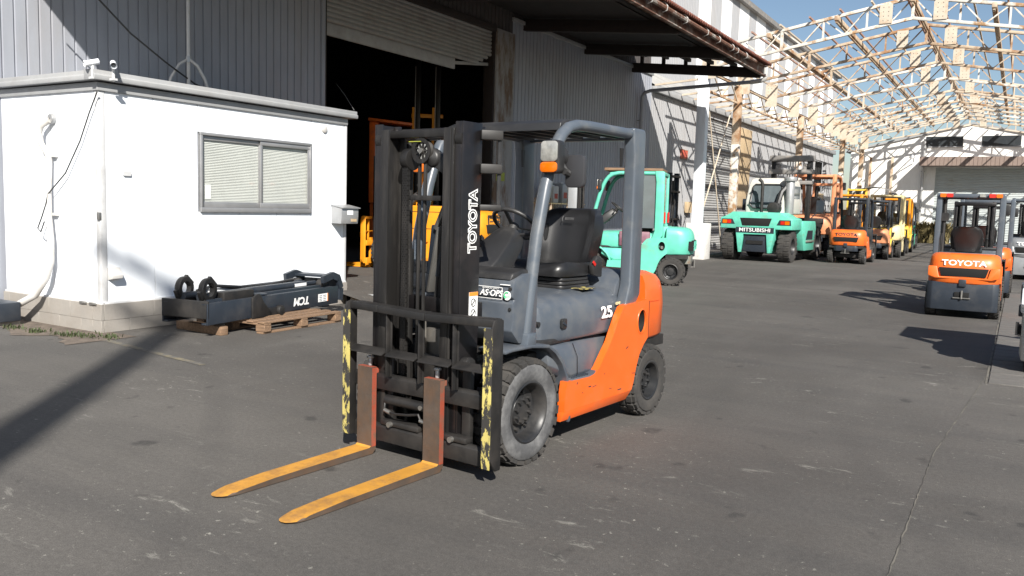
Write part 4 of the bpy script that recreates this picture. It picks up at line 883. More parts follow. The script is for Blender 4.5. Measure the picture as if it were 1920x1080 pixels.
        b = MB(); b.box(.248,.325,YM+.003,YM+.0045,1.013,1.035); P(b, 'label_band', 'orange_decal', lb)
        b = MB()
        for k in range(2):
            zc = .975 - k*.062
            ring = [Vector((.288 + .02*math.cos(t), YM+.0045, zc + .022*math.sin(t))) for t in (2*math.pi*q/14 for q in range(15))]; b.tube(ring, .0022, 5, caps=False); b.bar((.274,YM+.0045,zc+.014),(.302,YM+.0045,zc-.014),.004,.003)
        P(b, 'label_pictogram', 'black_plastic', lb)
        # decals on cowl and hood
        text('decal_text', 'AS·OPS', .052, 'white_decal', cwl, (.106,.335,1.017), (0,1,0), (0,0,1), .0006, .001, shear=.25, sx=1.0)
        b = MB()
        for (y0,y1,z0,z1) in ((.235,.418,.984,.987),(.235,.418,1.053,1.056),(.235,.238,.984,1.056),(.415,.418,.984,1.056)): b.box(.1035,.1055,y0,y1,z0,z1)
        P(b, 'decal_frame', 'white_decal', cwl)
        text('decal_text', 'ADVANCED SAFETY', .014, 'white_decal', cwl, (.103,.33,1.047), (0,1,0), (0,0,1), .0005)
        b = MB(); b.disc((.101,.452,1.01), (1,0,0), .027, .003, 24); P(b, 'eco_sticker', 'white_decal', cwl)
        b = MB(); b.tube([(.1055,.452+.019*math.cos(t),1.01+.019*math.sin(t)) for t in [R(60+q*14) for q in range(14)]], .004, 6); P(b, 'eco_mark', 'green_decal', cwl)
        text('decal_text', 'ECO', .018, 'green_decal', cwl, (.1055,.456,1.003), (0,1,0), (0,0,1), .0006)
        b = MB(); b.rbox(.096,.104,.40,.47,1.07,1.075,.002,'x'); P(b, 'maker_strip', 'white_decal', cwl)
        b = MB(); b.box(.1,.106,-.16,-.09,1.0,1.045); P(b, 'paper_tag', 'white_decal', cwl)
        for y, z in ((.47,1.05),(.47,.93),(-.47,1.05),(-.47,.93),(0,.93)):
            b = MB(); b.disc((.088 if z < 1 else .09,y,z), (1,0,0), .011, .012, 10); P(b, 'cowl_bolt', 'black_plastic', cwl)
        text('number_25', '25', .11, 'white_decal', hood, (-1.025,.487,.818), (-1,-.0,0), (.0,-.14,1), .0012, .003, sx=1.42)
        text('model_script', 'GENEO', .026, 'cream', hood, (-1.195,.478,.868), (-1,-.04,0), (.0,-.16,1), .0008, .001, shear=.3)
        b = MB(); b.rbox(-.535,-.475,.455,.474,.755,.82,.012,'y'); lt = P(b, 'hood_latch', 'black_plastic', hood, bevel=.004)
        b = MB(); b.bar((-.525,.475,.775),(-.485,.475,.795),.008,.014); P(b, 'latch_lever', 'slate_dark', lt)
        b = MB(); b.disc((-.275,.40,.80), (0,1,0), .016, .03, 12); P(b, 'side_knob', 'black_plastic', hood)
        b = MB(); b.box(-1.02,-.86,.29,.39,.978,.982); P(b, 'operator_plate', 'chip_yellow', hood)
        for s_ in (1, -1):
            b = MB(); b.tube([(-.62,s_*.512,.445),(-.62,s_*.508,.56),(-.62,s_*.466,.648)], .0022, 5); P(b, 'panel_seam', 'dark_void', hood)
            b = MB(); b.box(-1.72,-1.52,s_*.535,s_*.5385,.856,.860); P(b, 'panel_seam', 'orange_deep', cwo)
            b = MB(); b.box(-1.5345,-1.5305,s_*.534,s_*.5545,.60,.868); P(b, 'panel_seam', 'dark_void', cwo)
            for k, (x, z) in enumerate(((-.62,.33),(-.70,.355),(-.75,.345),(-.55,.395),(-.98,.30),(-1.1,.27),(-.9,.41),(-1.2,.55),(-1.3,.36))):
                b = MB(); b.bar((x,s_*.5535,z),(x-.012-.02*(k%3),s_*.5535,z+.006*((k%4)-1)),.0015,.004+.004*(k%2)); P(b, 'paint_chip', 'slate_dark', hood)
        # tilt cylinder and hoses seen through the backrest
        b = MB(); b.cyl((.22,.30,.62),(-.2,.30,.66),.035,n=12); b.cyl((.22,-.30,.62),(-.2,-.30,.66),.035,n=12); P(b, 'tilt_cylinder', 'black_steel')
        b = MB(); b.box(.2,.24,-.06,.13,.58,.78); b.cyl((.26,-.05,.85),(.26,-.045,.62),.014,n=8); b.cyl((.26,-.045,.62),(.26,.1,.60),.012,n=8); P(b, 'valve_block', 'steel_bare', bevel=.006)
        b = MB(); b.cyl((.36,.345,.62),(.36,.40,.62),.05,n=16); P(b, 'mast_boss', 'black_steel', bevel=.008)
    # ---------------- carriage, backrest, forks
    if carriage:
        W = .555
        b = MB(); b.prism([(.405,.405),(.45,.405),(.45,.485),(.435,.50),(.405,.50)], 'y', cy-W, cy+W); car = P(b, 'carriage', rests, bevel=.005)
        b = MB(); b.prism([(.405,.085),(.45,.085),(.45,.175),(.43,.19),(.405,.19)], 'y', cy-W, cy+W); P(b, 'lower_carriage_bar', rests, car, bevel=.005)
        for y in (-.30, .30):
            b = MB(); b.box(.37,.404,cy+y-.03,cy+y+.03,.10,.62); P(b, 'carriage_upright', rests, car, bevel=.004)
        for s_ in (1, -1):
            b = MB(); b.prism([(.43,.09),(.475,.09),(.53,.17),(.53,.88),(.515,.925),(.47,.935),(.43,.92)][::1], 'y', cy+s_*(W+.003), cy+s_*(W+.017)); br = P(b, 'backrest_side', rests, bevel=.004)
            b = MB(); b.prism([(.5275,.11),(.5275,.88),(.535,.88),(.535,.16)], 'y', cy+s_*(W-.038), cy+s_*(W+.017)); P(b, 'yellow_edge', 'chip_yellow' if det else rests, br)
        b = MB(); b.bar((.45,cy-W,.905),(.475,cy-W*.55,.905),.085,.045); b.bar((.475,cy-W*.55,.905),(.49,cy+W*.15,.895),.085,.045); b.bar((.49,cy+W*.15,.895),(.46,cy+W,.905),.085,.045); P(b, 'backrest_top', rests, bevel=.006)
        b = MB(); rr = [(.46,.655),(.53,.63),(.53,.638),(.462,.665)]
        ys = [cy-W, -.13+.0, .127, .385, cy+W]
        for k in range(4): b.prism([(x, z) for x, z in rr], 'y', ys[k]+.012, ys[k+1]-.012)
        P(b, 'backrest_rail', rests, bevel=.002)
        for y in ys[1:4]:
            b = MB(); b.box(.462,.472,y-.012,y+.012,.50,.885); b.box(.472,.505,y-.005,y+.005,.50,.885); P(b, 'backrest_bar', rests, bevel=.002)
        if det:
            b = MB(); b.cyl((.425,cy-.30,.345),(.425,cy+.02,.345),.03,n=16); b.cyl((.425,cy+.02,.345),(.425,cy+.04,.345),.024,n=12,mi=1); b.cyl((.455,cy+.0,.345),(.462,cy+.0,.345),.014,n=12,mi=1); P(b, 'sideshift_cylinder', ['black_steel','steel_bare'], car)
            b = MB(); b.tube([(.44,cy-.30,.33),(.455,cy-.29,.285),(.46,cy-.2,.275),(.455,cy-.1,.285),(.45,cy-.02,.30),(.45,cy+.0,.265),(.455,cy+.08,.26)], .008, 6); P(b, 'sideshift_hose', 'black_steel', car)
            b = MB(); b.cyl((.455,cy-.29,.287),(.458,cy-.24,.277),.012,n=8); b.cyl((.452,cy-.005,.268),(.456,cy+.07,.26),.012,n=8); P(b, 'hose_fitting', 'steel_bare', car)
            b = MB(); b.box(.38,.452,cy-.33,cy-.02,.19,.225); b.box(.38,.452,cy+.12,cy+.34,.19,.225); P(b, 'bearing_block', rests, car, bevel=.008)
            for y in (-.24, .24):
                b = MB(); b.cyl((.452,cy+y,.205),(.475,cy+y,.205),.017,n=10); P(b, 'carriage_bolt', 'steel_bare', car)
        if forks:
            for y in ((.225,-.318) if det else (cy+.27,cy-.27)):
                b = MB(); x0, x1, xt = .452, .492, .49 + flen
                sec = [(x0,.54),(x1,.54),(x1,.055),(x1+.012,.046),(xt-.35,.036),(xt-.12,.024),(xt-.05,.020),(xt,.013),(xt-.015,.006),(xt-.12,.004),(xt-.35,.004),(x0+.025,.004),(x0,.03)]
                # L profile, blade tips rounded in plan
                hw = .061; rings = []
                for yy_, cut in ((-hw,.09),(-hw*.9,.05),(-hw*.7,.025),(-hw*.4,.007),(0,0),(hw*.4,.007),(hw*.7,.025),(hw*.9,.05),(hw,.09)):
                    rings.append([(x - cut * max(0, min(1, (x - (xt - .12)) / .12)), y + yy_, z) for x, z in sec])
                b.loft(rings)
                fk = b.build('fork', ['fork_rust','fork_yellow','fork_red'] if det else [rests], f, bevel=0, smooth=30)
                if det:
                    for p in fk.data.polygons:
                        c = p.center; n = p.normal
                        if n.z > .6 and c.z < .1: p.material_index = 1
                        elif c.x < .60 and abs(n.y) > .6 and c.z > -1: p.material_index = 0
                        if n.z > .6 and c.z > .4: p.material_index = 2
                    b = MB(); b.box(.4535,.4895,y+hw+.0005,y+hw+.002,.05,.535); P(b, 'fork_side_paint', 'fork_red', fk)
                    b = MB(); b.box(.40,.452,y-.05,y+.05,.46,.53); P(b, 'fork_hook', 'fork_red', fk, bevel=.006)
                    b = MB(); b.cyl((.445,y+.0,.54),(.445,y+.0,.585),.014,n=10); b.cyl((.445,y,.585),(.445,y,.60),.024,n=12); P(b, 'fork_pin', 'zinc', fk, bevel=.003)
    tag(f, label, 'forklift', group)
    return f

main = forklift('forklift', 'orange and slate grey forklift with lowered forks in the foreground', (-2.978, 4.310, 0), R(-95.0256), det=True, text_='TOYOTA', tyre='rubber_grey', cy=.107)

# ---------------------------------------------------------------- forklifts of the yard
G = 'forklifts parked around the yard'
forklift('forklift', 'orange forklift seen from behind at right, white lettering, dark grey base', (-.69, 16.40, 0), R(90), text_='TOYOTA', lower='full', rear_lamps=True, cw='orange_faded', group=G, scale=.92)
forklift('forklift', 'red-orange forklift mostly hidden in front of the right-hand orange one', (-.585, 20.6, 0), R(90), cw='orange', lower='full', group=G, scale=.92)
forklift('forklift', 'silver grey forklift at the right edge, facing away', (.30, 27.2, 0), R(90), cw='silver_paint', lower='full', lower_mat='silver_paint', group=G, text_='TOYOTA')
forklift('forklift', 'white forklift at the very right edge, only its tail showing', (2.055, 10.25, 0), 0, cw='white_paint', lower='full', lower_mat='offwhite', panel='white_paint', group=G)
forklift('forklift', 'orange forklift with dark lettering between the big mint truck and cream forklift', (-4.66, 30.05, 0), R(90), text_='TOYOTA', text_mat='slate_dark', cw='orange_faded', lower='narrow', body='black_steel', ohg='slate_dark', group=G, lower_mat='slate_dark')
forklift('forklift', 'tan-orange forklift half hidden behind the small orange one', (-4.55, 34.0, 0), R(92), cw='coral', panel='coral', body='lemon', ohg='slate_dark', group=G)
forklift('forklift', 'cream forklift with tall dark mast in the parked row', (-4.45, 36.3, 0), R(92), cw='cream', panel='cream', body='cream', ohg='cream', group=G, H=2.15, scale=1.12, mastm='slate_dark', lower_mat='cream', lower='narrow')
forklift('forklift', 'yellow forklift behind the cream one near the end of row', (-4.6, 40.6, 0), R(91), cw='lemon', panel='lemon', body='lemon', ohg='taxi_yellow', group=G, H=2.2, scale=1.1)
forklift('forklift', 'green forklift last in the row before the end building', (-4.85, 45.3, 0), R(90), cw='green_paint', panel='green_paint', body='green_paint', ohg='slate_dark', group=G)
forklift('forklift', 'faded coral forklift just behind the big mint truck', (-6.55, 34.0, 0), R(91), cw='coral', panel='coral', body='coral', ohg='coral', group=G, H=1.95, scale=1.42, mastm='coral', rests='rusty_steel')
forklift('forklift', 'yellow forklift with raised yellow mast behind coral one', (-6.2, 39.0, 0), R(88), cw='taxi_yellow', panel='taxi_yellow', body='taxi_yellow', ohg='taxi_yellow', group=G, H=2.35, scale=1.15, mastm='lemon', rests='lemon')
# mint forklift facing the warehouse wall
mf = forklift('forklift', 'mint green forklift parked sideways against the grey warehouse wall', (-7.86, 16.29, 0), R(196), cw='mint', panel='mint', body='mint', ohg='mint', seat_m='mauve', lower='narrow', lower_mat='mint_grime', group=G, scale=1.1, H=2.15, mastm='silver_paint')
b = MB(); b.box(-1.38,-.30,-.50,.50,2.10,2.15); b.build('roof_sheet', 'wood', mf, bevel=.006)
for s_ in (1, -1):
    b = MB(); b.box(-1.02,-.92,s_*.44,s_*.52,.95,2.08); b.build('door_post', 'mint', mf, bevel=.012)
    b = MB(); b.box(-1.26,-1.02,s_*.475,s_*.485,1.05,2.02); b.build('side_pane', 'glass_cab', mf)
    b = MB(); b.box(-1.46,-1.43,s_*.40,s_*.46,1.15,1.35); b.build('tail_lamp', 'red_lens', mf)
b = MB(); b.box(-1.40,-1.39,-.42,.42,1.08,2.0); b.build('rear_pane', 'glass_cab', mf)
b = MB(); b.box(-1.20,-.62,.46,.52,.70,.98); b.build('side_cover', 'mauve', mf, bevel=.05, seg=3)
text('lettering', 'J125TURBO', .07, 'white_decal', mf, (-.9,.523,.745), (-1,0,0), (0,0,1), .001)
for y in (-.28, .28):
    b = MB(); b.box(-2.0,-1.9,y-.18,y+.18,.66,.83); g_ = b.build('grille', 'dark_void', mf)
    b = MB()
    for k in (-.09, 0, .09): b.box(-2.012,-1.995,y+k-.012,y+k+.012,.66,.83)
    b.box(-2.012,-1.995,y-.18,y+.18,.735,.755); b.build('grille_bar', 'mint', g_)
# battery forklift standing in the doorway
yf = forklift('forklift', 'taxi-yellow battery forklift standing in the open warehouse doorway', (-10.0, 12.48, .3), R(191), cw='taxi_yellow', panel='taxi_yellow', body='taxi_yellow', ohg='taxi_yellow', group=G, rests='taxi_yellow', mastm='mast_paint', H=2.0, scale=(.97, .98, 1.04), lower='narrow', lower_mat='taxi_yellow', text_='ニチユ', text_mat='black_plastic')
b = MB(); b.rbox(-1.46,-.30,-.54,.54,.5,1.14,.03,'x'); bb = b.build('battery_box', 'taxi_yellow', yf, bevel=.01)
b = MB(); b.box(-1.44,-.32,.541,.543,1.03,1.04); b.box(-1.44,-.32,.541,.543,.74,.75); b.build('panel_gap', 'dark_void', bb)
b = MB()
for (y0,y1,z0,z1) in ((-.3,.3,.84,.852),(-.3,.3,.998,1.01),(-.3,-.288,.852,.998),(.288,.3,.852,.998)): b.box(-1.982,-1.95,y0,y1,z0,z1)
b.build('letter_frame', 'black_plastic', yf)
b = MB(); b.tube([(-.6,.5,1.12),(-.6,.5,1.18),(-.75,.5,1.18),(-.75,.5,1.12)], .012, 6); b.build('grab_handle', 'taxi_yellow', yf)
# reach truck deep inside
rt = empty('reach_truck', (-13.2, 16.93, .3), R(31))       # local x towards the right of the door
for x in (.12, .62):
    b = MB(); b.box(x-.06,x+.06,-.08,.08,.1,4.75); b.build('mast_rail', 'mast_paint', rt, bevel=.006)
    b = MB(); b.box(x-.075,x-.062,-.085,-.06,2.9,4.6); b.build('rail_highlight', 'offwhite', rt)  # highlight line on the rail, painted as an off-white strip
    b = MB(); b.box(x-.14,x-.08,-.12,.02,.3,3.6); b.build('guide_strip', 'taxi_yellow', rt, bevel=.006)
for z in (3.35, 2.45):
    b = MB(); b.box(-.05,.75,-.05,.05,z,z+.09); b.build('mast_crossbar', 'taxi_yellow', rt, bevel=.005)
b = MB(); b.box(-1.1,.6,.15,1.3,.2,1.2); b.build('body', 'orange_faded', rt, bevel=.04)
b = MB(); b.box(-1.08,-.86,-.1,.1,1.2,3.22); b.build('guard_post', 'orange_faded', rt, bevel=.01)
b = MB(); b.bar((-1.08,.2,3.26),(.0,.2,3.16),1.0,.07); b.build('guard_roof', 'orange_faded', rt, bevel=.01)
b = MB(); b.box(-.7,-.15,-.1,.7,2.86,2.92); b.build('guard_shelf', 'taxi_yellow', rt, bevel=.01)
for x in (-.8, .4):
    b = MB(); b.cyl((x-.06,.1,.16),(x+.06,.1,.16),.16,n=14); b.build('wheel', 'rubber', rt)
tag(rt, 'tall orange reach truck standing in the dark inside the warehouse', 'truck')

# ---------------------------------------------------------------- big mint truck
def big_truck():
    f = empty('container_forklift', (-6.98, 29.75, 0), R(88)); P = lambda mb, nm, mt, par=f, **k: mb.build(nm, mt, par, **k)
    for s_ in (1, -1):
        wheel(f, (0, s_*.95, .56), .56, .40, .28, s_, 20, 'rubber', 8, False)
        wheel(f, (-2.75, s_*.88, .5), .5, .36, .25, s_, 20, 'rubber', 8, False)
    b = MB(); b.box(-3.0,.3,-.5,.5,.45,.95); P(b, 'chassis', 'black_steel', bevel=.02)
    # tail: wide mint deck with lamp wings
    b = MB(); b.prism([(-1.13,1.02),(-1.13,1.36),(-.95,1.42),(-.75,1.55),(.75,1.55),(.95,1.42),(1.13,1.36),(1.13,1.02)], 'x', -3.25, -2.1); cwt = P(b, 'counterweight', 'mint', bevel=.03)
    b = MB(); b.prism([(-.56,1.04),(.56,1.04),(.62,1.02),(.50,.28),(.42,.28),(.36,.85),(-.36,.85),(-.42,.28),(-.50,.28),(-.62,1.02)], 'x', -3.30, -2.6); P(b, 'tail_frame', 'mint', cwt, bevel=.01)
    b = MB(); b.prism([(-.40,.30),(.40,.30),(.34,.90),(-.34,.90)], 'x', -3.24, -2.6); P(b, 'tail_weight', 'slate_dark', cwt, bevel=.03)
    b = MB(); b.box(-3.27,-3.22,-.26,.26,.55,.66); P(b, 'tow_slot', 'dark_void', cwt)
    b = MB(); b.prism([(-.42,1.12),(.42,1.12),(.50,1.36),(-.50,1.36)], 'x', -3.262, -3.15); P(b, 'grille', 'dark_void', cwt, bevel=.01)
    for s_ in (1, -1):
        b = MB(); b.prism([(s_*.66,1.16),(s_*1.10,1.16),(s_*1.08,1.32),(s_*.74,1.32)], 'x', -3.26, -3.20); P(b, 'lamp_recess', 'slate_dark', cwt)
        b = MB(); b.box(-3.275,-3.25,s_*.78,s_*.9,1.18,1.29); P(b, 'stop_lamp', 'red_lens', cwt)
        b = MB(); b.box(-3.275,-3.25,s_*.91,s_*1.05,1.18,1.29); P(b, 'turn_lamp', 'amber_lens', cwt)
        # side fenders and steps
        b = MB(); b.prism([(-2.1,1.02),(-2.1,1.3),(-.45,1.3),(-.3,1.05),(-.5,.35),(-1.75,.35),(-1.95,.7)], 'y', s_*.82, s_*1.15); P(b, 'side_body', 'mint', bevel=.02)
        b = MB(); b.box(-1.6,-.7,s_*.8,s_*1.19,.62,.68); P(b, 'step', 'mint_grime', bevel=.006)
        b = MB(); b.prism([(-1.6,.70),(-.75,.70),(-.75,1.0),(-1.4,1.0)], 'y', s_*1.148, s_*1.156); P(b, 'step_recess', 'slate_dark')
    text('lettering', 'MITSUBISHI', .165, 'white_decal', cwt, (-3.318,0,.985), (0,-1,0), (0,0,1), .004, .0005, sx=1.2)
    b = MB(); b.box(-3.312,-3.305,-.6,.6,.90,1.07); P(b, 'name_plate', 'slate_dark', cwt)
    # cab
    b = MB(); rings = []
    for z, x0, x1, hw in ((1.5,-2.3,-.55,.66),(1.9,-2.25,-.5,.68),(2.45,-2.1,-.55,.63),(2.62,-2.0,-.6,.58),(2.66,-1.9,-.7,.5)):
        rings.append([(x0,-hw,z),(x0,hw,z),(x1,hw,z),(x1,-hw,z)])
    b.loft(rings); cabo = P(b, 'cab', 'offwhite', bevel=.05, seg=3)
    b = MB(); q = [(-.50,1.80),(-.40,1.68),(.40,1.68),(.50,1.80),(.46,2.38),(.40,2.44),(-.40,2.44),(-.46,2.38)]
    b.add([(-2.345 + (z-1.7)*.27, y, z) for y, z in q] + [(-2.2 + (z-1.7)*.27, y, z) for y, z in q], [tuple(range(8)), tuple(range(15,7,-1))] + [(i,i+8,(i+1)%8+8,(i+1)%8) for i in range(8)]); P(b, 'rear_window', 'glass_cab', cabo)
    b = MB(); b.tube([(-2.35 + (z-1.7)*.27, y, z) for y, z in q + q[:1]], .028, 6, caps=False); P(b, 'window_seal', 'black_plastic', cabo)
    b = MB(); b.bar((-2.36,-.52,1.86),(-2.36,.52,1.86),.03,.04); P(b, 'window_bar', 'slate_dark', cabo)
    b = MB(); b.box(-1.95,-.75,.655,.67,1.75,2.42); P(b, 'side_window', 'glass_cab', cabo)
    b = MB(); b.box(-1.95,-.75,-.67,-.655,1.75,2.42); P(b, 'side_window', 'glass_cab', cabo)
    # exhaust, air filter, spare
    b = MB(); b.tube([(-2.55,.05,1.5),(-2.55,.05,2.4),(-2.56,.08,2.52),(-2.6,.16,2.6)], .05, 10); P(b, 'exhaust_pipe', 'black_steel')
    b = MB(); b.cyl((-2.2,-.72,1.5),(-2.2,-.72,2.55),.14,n=16); b.cyl((-2.2,-.72,2.55),(-2.2,-.72,2.68),.2,n=16); P(b, 'air_cleaner', 'zinc', bevel=.01)
    b = MB(); b.tube([(-2.2,-.62,2.4),(-2.35,-.5,2.2),(-2.45,-.45,1.9),(-2.5,-.42,1.6)], .08, 8); P(b, 'intake_hose', 'black_plastic')
    b = MB(); b.cyl((-2.95,-.42,1.68),(-2.6,-.42,1.68),.19,n=18); P(b, 'work_drum', 'black_steel', bevel=.02)
    for s_ in (1, -1):
        b = MB(); b.tube([(-.4,s_*.9,1.3),(-.35,s_*1.25,1.7),(-.35,s_*1.25,2.1)], .02, 6); b.rbox(-.4,-.33,s_*1.25-.12,s_*1.25+.12,1.6,2.0,.04,'x'); P(b, 'wing_mirror', 'slate_dark')
    # mast
    for s_ in (1, -1):
        b = MB(); b.box(.45,.72,s_*.55,s_*.68,.2,3.55); P(b, 'mast_rail', 'mast_steel', bevel=.01)
        b = MB(); b.cyl((.58,s_*.42,3.1),(.58,s_*.53,3.1),.17,n=16); P(b, 'chain_sheave', 'bucket_grey', bevel=.01)
    for z, h_ in ((3.34,.2),(2.9,.16),(2.55,.12)):
        b = MB(); b.box(.40,.74,-.74,.74,z,z+h_); P(b, 'mast_crossbar', 'bucket_grey', bevel=.01)
    for k in range(5):
        b = MB(); b.tube([(.6,-.2+k*.09,2.6),(.6,-.2+k*.09,3.4)], .02, 6); P(b, 'hydraulic_hose', 'zinc')
    b = MB(); b.box(.75,.9,-1.1,1.1,.3,.5); b.box(.75,.9,-1.1,1.1,1.2,1.4); P(b, 'carriage', 'black_steel', bevel=.01)
    tag(f, 'big mint green forklift with enclosed white cab and tall mast', 'forklift', G)
big_truck()
# grey curved sheet cover lying over a machine
b = MB(); pr_ = []
for i in range(13):
    t = math.pi * (.12 + .76 * i / 12); pr_.append((-1.0 * math.cos(t), .55 * math.sin(t)))
n = len(pr_)
b.add([(x, y, z) for y in (0, 1.4) for x, z in pr_] + [(x*.97, y, z-.03) for y in (0, 1.4) for x, z in pr_], [(i,i+1,i+1+n,i+n) for i in range(n-1)] + [(i+2*n,i+3*n,i+1+3*n,i+1+2*n) for i in range(n-1)] + [(i,i+2*n,i+1+2*n,i+1) for i in range(n-1)])
b.cyl((-.8,.1,-2.35),(-.8,.1,.25),.04,n=8); b.cyl((.8,.1,-2.35),(.8,.1,.25),.04,n=8); b.cyl((-.8,1.3,-2.35),(-.8,1.3,.25),.04,n=8); b.cyl((.8,1.3,-2.35),(.8,1.3,.25),.04,n=8)
o = b.build('shelter_hood', 'bucket_grey'); o.location = (-6.0, 42.5, 2.35); tag(o, 'grey curved sheet hood on posts above the parked machines', 'shelter')

# ---------------------------------------------------------------- mast on a pallet in front of the cabin
pl = empty('pallet', (-7.82, 7.25, 0), R(2)); 
for i in range(7):
    b = MB(); x = -.52 + i*.173; b.box(x-.05,x+.05,-.66,.66,.118,.14); p_ = b.build('top_board', 'wood', pl, bevel=.004, seg=1); p_.rotation_euler = (0,0,random.uniform(-.01,.01))
for y in (-.6, 0, .6):
    for x in (-.48, 0, .5):
        b = MB(); b.box(x-.07,x+.07,y-.055,y+.055,.022,.096); b.build('block', 'wood', pl, bevel=.006, seg=1)
    b = MB(); b.box(-.55,.57,y-.05,y+.05,.097,.117); b.build('stringer', 'wood', pl, bevel=.003, seg=1)
for x in (-.48, 0, .5):
    b = MB(); b.box(x-.05,x+.05,-.66,.66,0,.021); b.build('bottom_board', 'wood', pl, bevel=.003, seg=1)
tag(pl, 'worn wooden pallet under the black mast beside white cabin', 'pallet')
tm = empty('detached_mast', (-7.45, 6.02, .142), R(100)); tm.scale = (1, 1.02, 1.1)      # local x along the mast (away), y to the left = towards the cabin
P = lambda mb, nm, mt, par=tm, **k: mb.build(nm, mt, par, **k)
LN = 2.55
for y0 in (0., .62):
    s_ = 1 if y0 == 0 else -1
    b = MB(); b.box(0,LN,y0,y0+s_*.02,.0,.215); b.box(0,LN,y0+s_*.02,y0+s_*.085,.0,.018); b.box(0,LN-.1,y0+s_*.02,y0+s_*.085,.197,.215); P(b, 'outer_rail', 'slate_dark', bevel=.004)
    b = MB(); b.box(.12,LN-.1,y0+s_*.09,y0+s_*.105,.03,.24); b.box(.12,LN-.1,y0+s_*.105,y0+s_*.16,.222,.24); P(b, 'inner_rail', 'slate_dark', bevel=.004)
    b = MB(); b.cyl((.1,y0+s_*.20,.26),(LN-.5,y0+s_*.20,.26),.04,n=14); b.cyl((.5,y0+s_*.2,.26),(LN-.25,y0+s_*.2,.26),.028,n=12); P(b, 'lift_cylinder', 'slate_dark')
    # hinge rings at the foot
    b = MB(); c = Vector((.18,y0+s_*.15,.335)); b.lathe([(.07,-.035),(.115,-.035),(.12,0),(.115,.035),(.07,.035),(.07,-.035)], c, (0,1,0), 28); b.box(.1,.26,c.y-.03,c.y+.03,.16,.24); b.bar((.19,c.y,.445),(.29,c.y,.36),.07,.045,up=(0,1,0)); b.bar((.06,c.y,.33),(.1,c.y,.25),.07,.045,up=(0,1,0)); P(b, 'hinge_ring', 'black_steel', bevel=.006)
b = MB(); b.prism([(0,.0),(0,.62),(.0,.62),(.03,.62),(.05,.42),(.03,.2),(.03,0)], 'z', .06, .24); P(b, 'foot_plate', 'black_steel', bevel=.01)
b = MB(); b.bar((.95,.02,.23),(1.15,.60,.25),.16,.02); P(b, 'tie_plate', 'slate_dark', bevel=.006)
b = MB(); b.prism([(.72,-.005),(.72,.215),(.80,.25),(.86,.25),(.92,.16),(1.08,.03),(1.08,-.005)], 'y', -.03, -.004); P(b, 'bracket_plate', 'black_steel', bevel=.006)
b = MB(); b.cyl((1.22,-.07,.04),(1.22,.0,.04),.055,n=14); b.box(1.02,1.3,-.03,0,-.01,.08); P(b, 'tilt_boss', 'black_steel', bevel=.008)
# head loop at the far end
b = MB(); pp = [(LN-.35,.31,.31),(LN-.12,.31,.35),(LN+.02,.31,.31),(LN+.09,.31,.18),(LN+.07,.31,.03)]
b = MB()
for y in (.0, .58):
    for k in range(len(pp) - 1):
        b.bar((pp[k][0], y + .02, pp[k][2]), (pp[k+1][0], y + .02, pp[k+1][2]), .045, .085, up=(0,1,0) if 0 else (0,0,1))
b.bar((LN-.05,.0,.335),(LN-.05,.62,.335),.2,.03); b.bar((LN+.055,.0,.24),(LN+.055,.62,.24),.03,.1); P(b, 'head_loop', 'slate_dark', bevel=.0)
for y in (.12, .5):
    b = MB(); b.cyl((LN-.22,y-.05,.24),(LN-.22,y+.05,.24),.06,n=16); P(b, 'sheave', 'black_steel', bevel=.008)
b = MB(); b.box(.34,.86,.06,.18,.20,.30); P(b, 'valve_block', 'black_steel', bevel=.015)
b = MB(); b.box(1.0,1.9,.22,.27,.18,.27); P(b, 'hose_tray', 'slate_dark', bevel=.006)
b = MB(); b.tube([(.3,.4,.3),(.6,.42,.33),(1.0,.36,.29),(1.6,.38,.28),(2.1,.4,.3)], .018, 8); P(b, 'hydraulic_hose', 'black_plastic')
b = MB(); b.cyl((.9,.30,.27),(LN-.45,.30,.27),.017,n=10); P(b, 'polished_rod', 'chrome')
b = MB(); b.box(.45,.62,.24,.38,.27,.29); P(b, 'oil_fitting', 'white_trim')
b = MB(); b.box(LN-.75,LN-.5,.16,.2,.245,.28); P(b, 'tag_plate', 'white_decal')
text('lettering', 'TCM', .125, 'white_decal', tm, (1.72,-.002,.10), (-1,0,0), (0,0,-1), .001, .004, sx=1.25, shear=.2)
b = MB(); b.box(2.08,2.3,-.004,-.001,.05,.145); lb = P(b, 'warning_label', 'white_decal')
b = MB(); b.box(2.285,2.3,-.006,-.004,.05,.145); P(b, 'label_band', 'orange_decal', lb)
b = MB()
for k in range(2):
    for q in range(4): b.box(2.1+k*.09,2.16+k*.09,-.0055,-.004,.06+q*.02,.066+q*.02)
P(b, 'label_lines', 'slate_dark', lb)
tag(tm, 'black detached forklift mast lying on the wooden pallet by the cabin', 'mast')
b = MB(); b.box(-.05,.05,-.4,.4,0,.1); o = b.build('timber_bearer', 'wood', bevel=.008); o.location = (-7.9,6.3,0); o.rotation_euler = (0,0,R(88)); tag(o, 'dark timber bearer under the near end of detached mast', 'timber')
# timber and steel offcuts at the cabin corner
for i, (x,y,sx,sy,sz,z,mt_,lab) in enumerate(((-8.35,9.55,.34,.12,.1,0,'wood_pale','pale broken timber block at the right corner of the cabin'),(-8.42,9.72,.3,.12,.12,0,'concrete_white','pale concrete offcut behind the timber at cabin corner'),(-8.28,9.62,.42,.05,.035,.105,'zinc','short galvanised channel lying on the timber offcuts'))):
    b = MB(); b.box(-sx/2,sx/2,-sy/2,sy/2,0,sz); b.box(-sx/2+.02,sx/2-.05,-sy/2+.02,sy/2-.02,sz,sz+.01); o = b.build('offcut', mt_, bevel=.012, seg=1); o.location = (x,y,z); o.rotation_euler = (0,0,R((12,-8,20)[i])); tag(o, lab, 'offcut', 'offcuts at cabin corner')

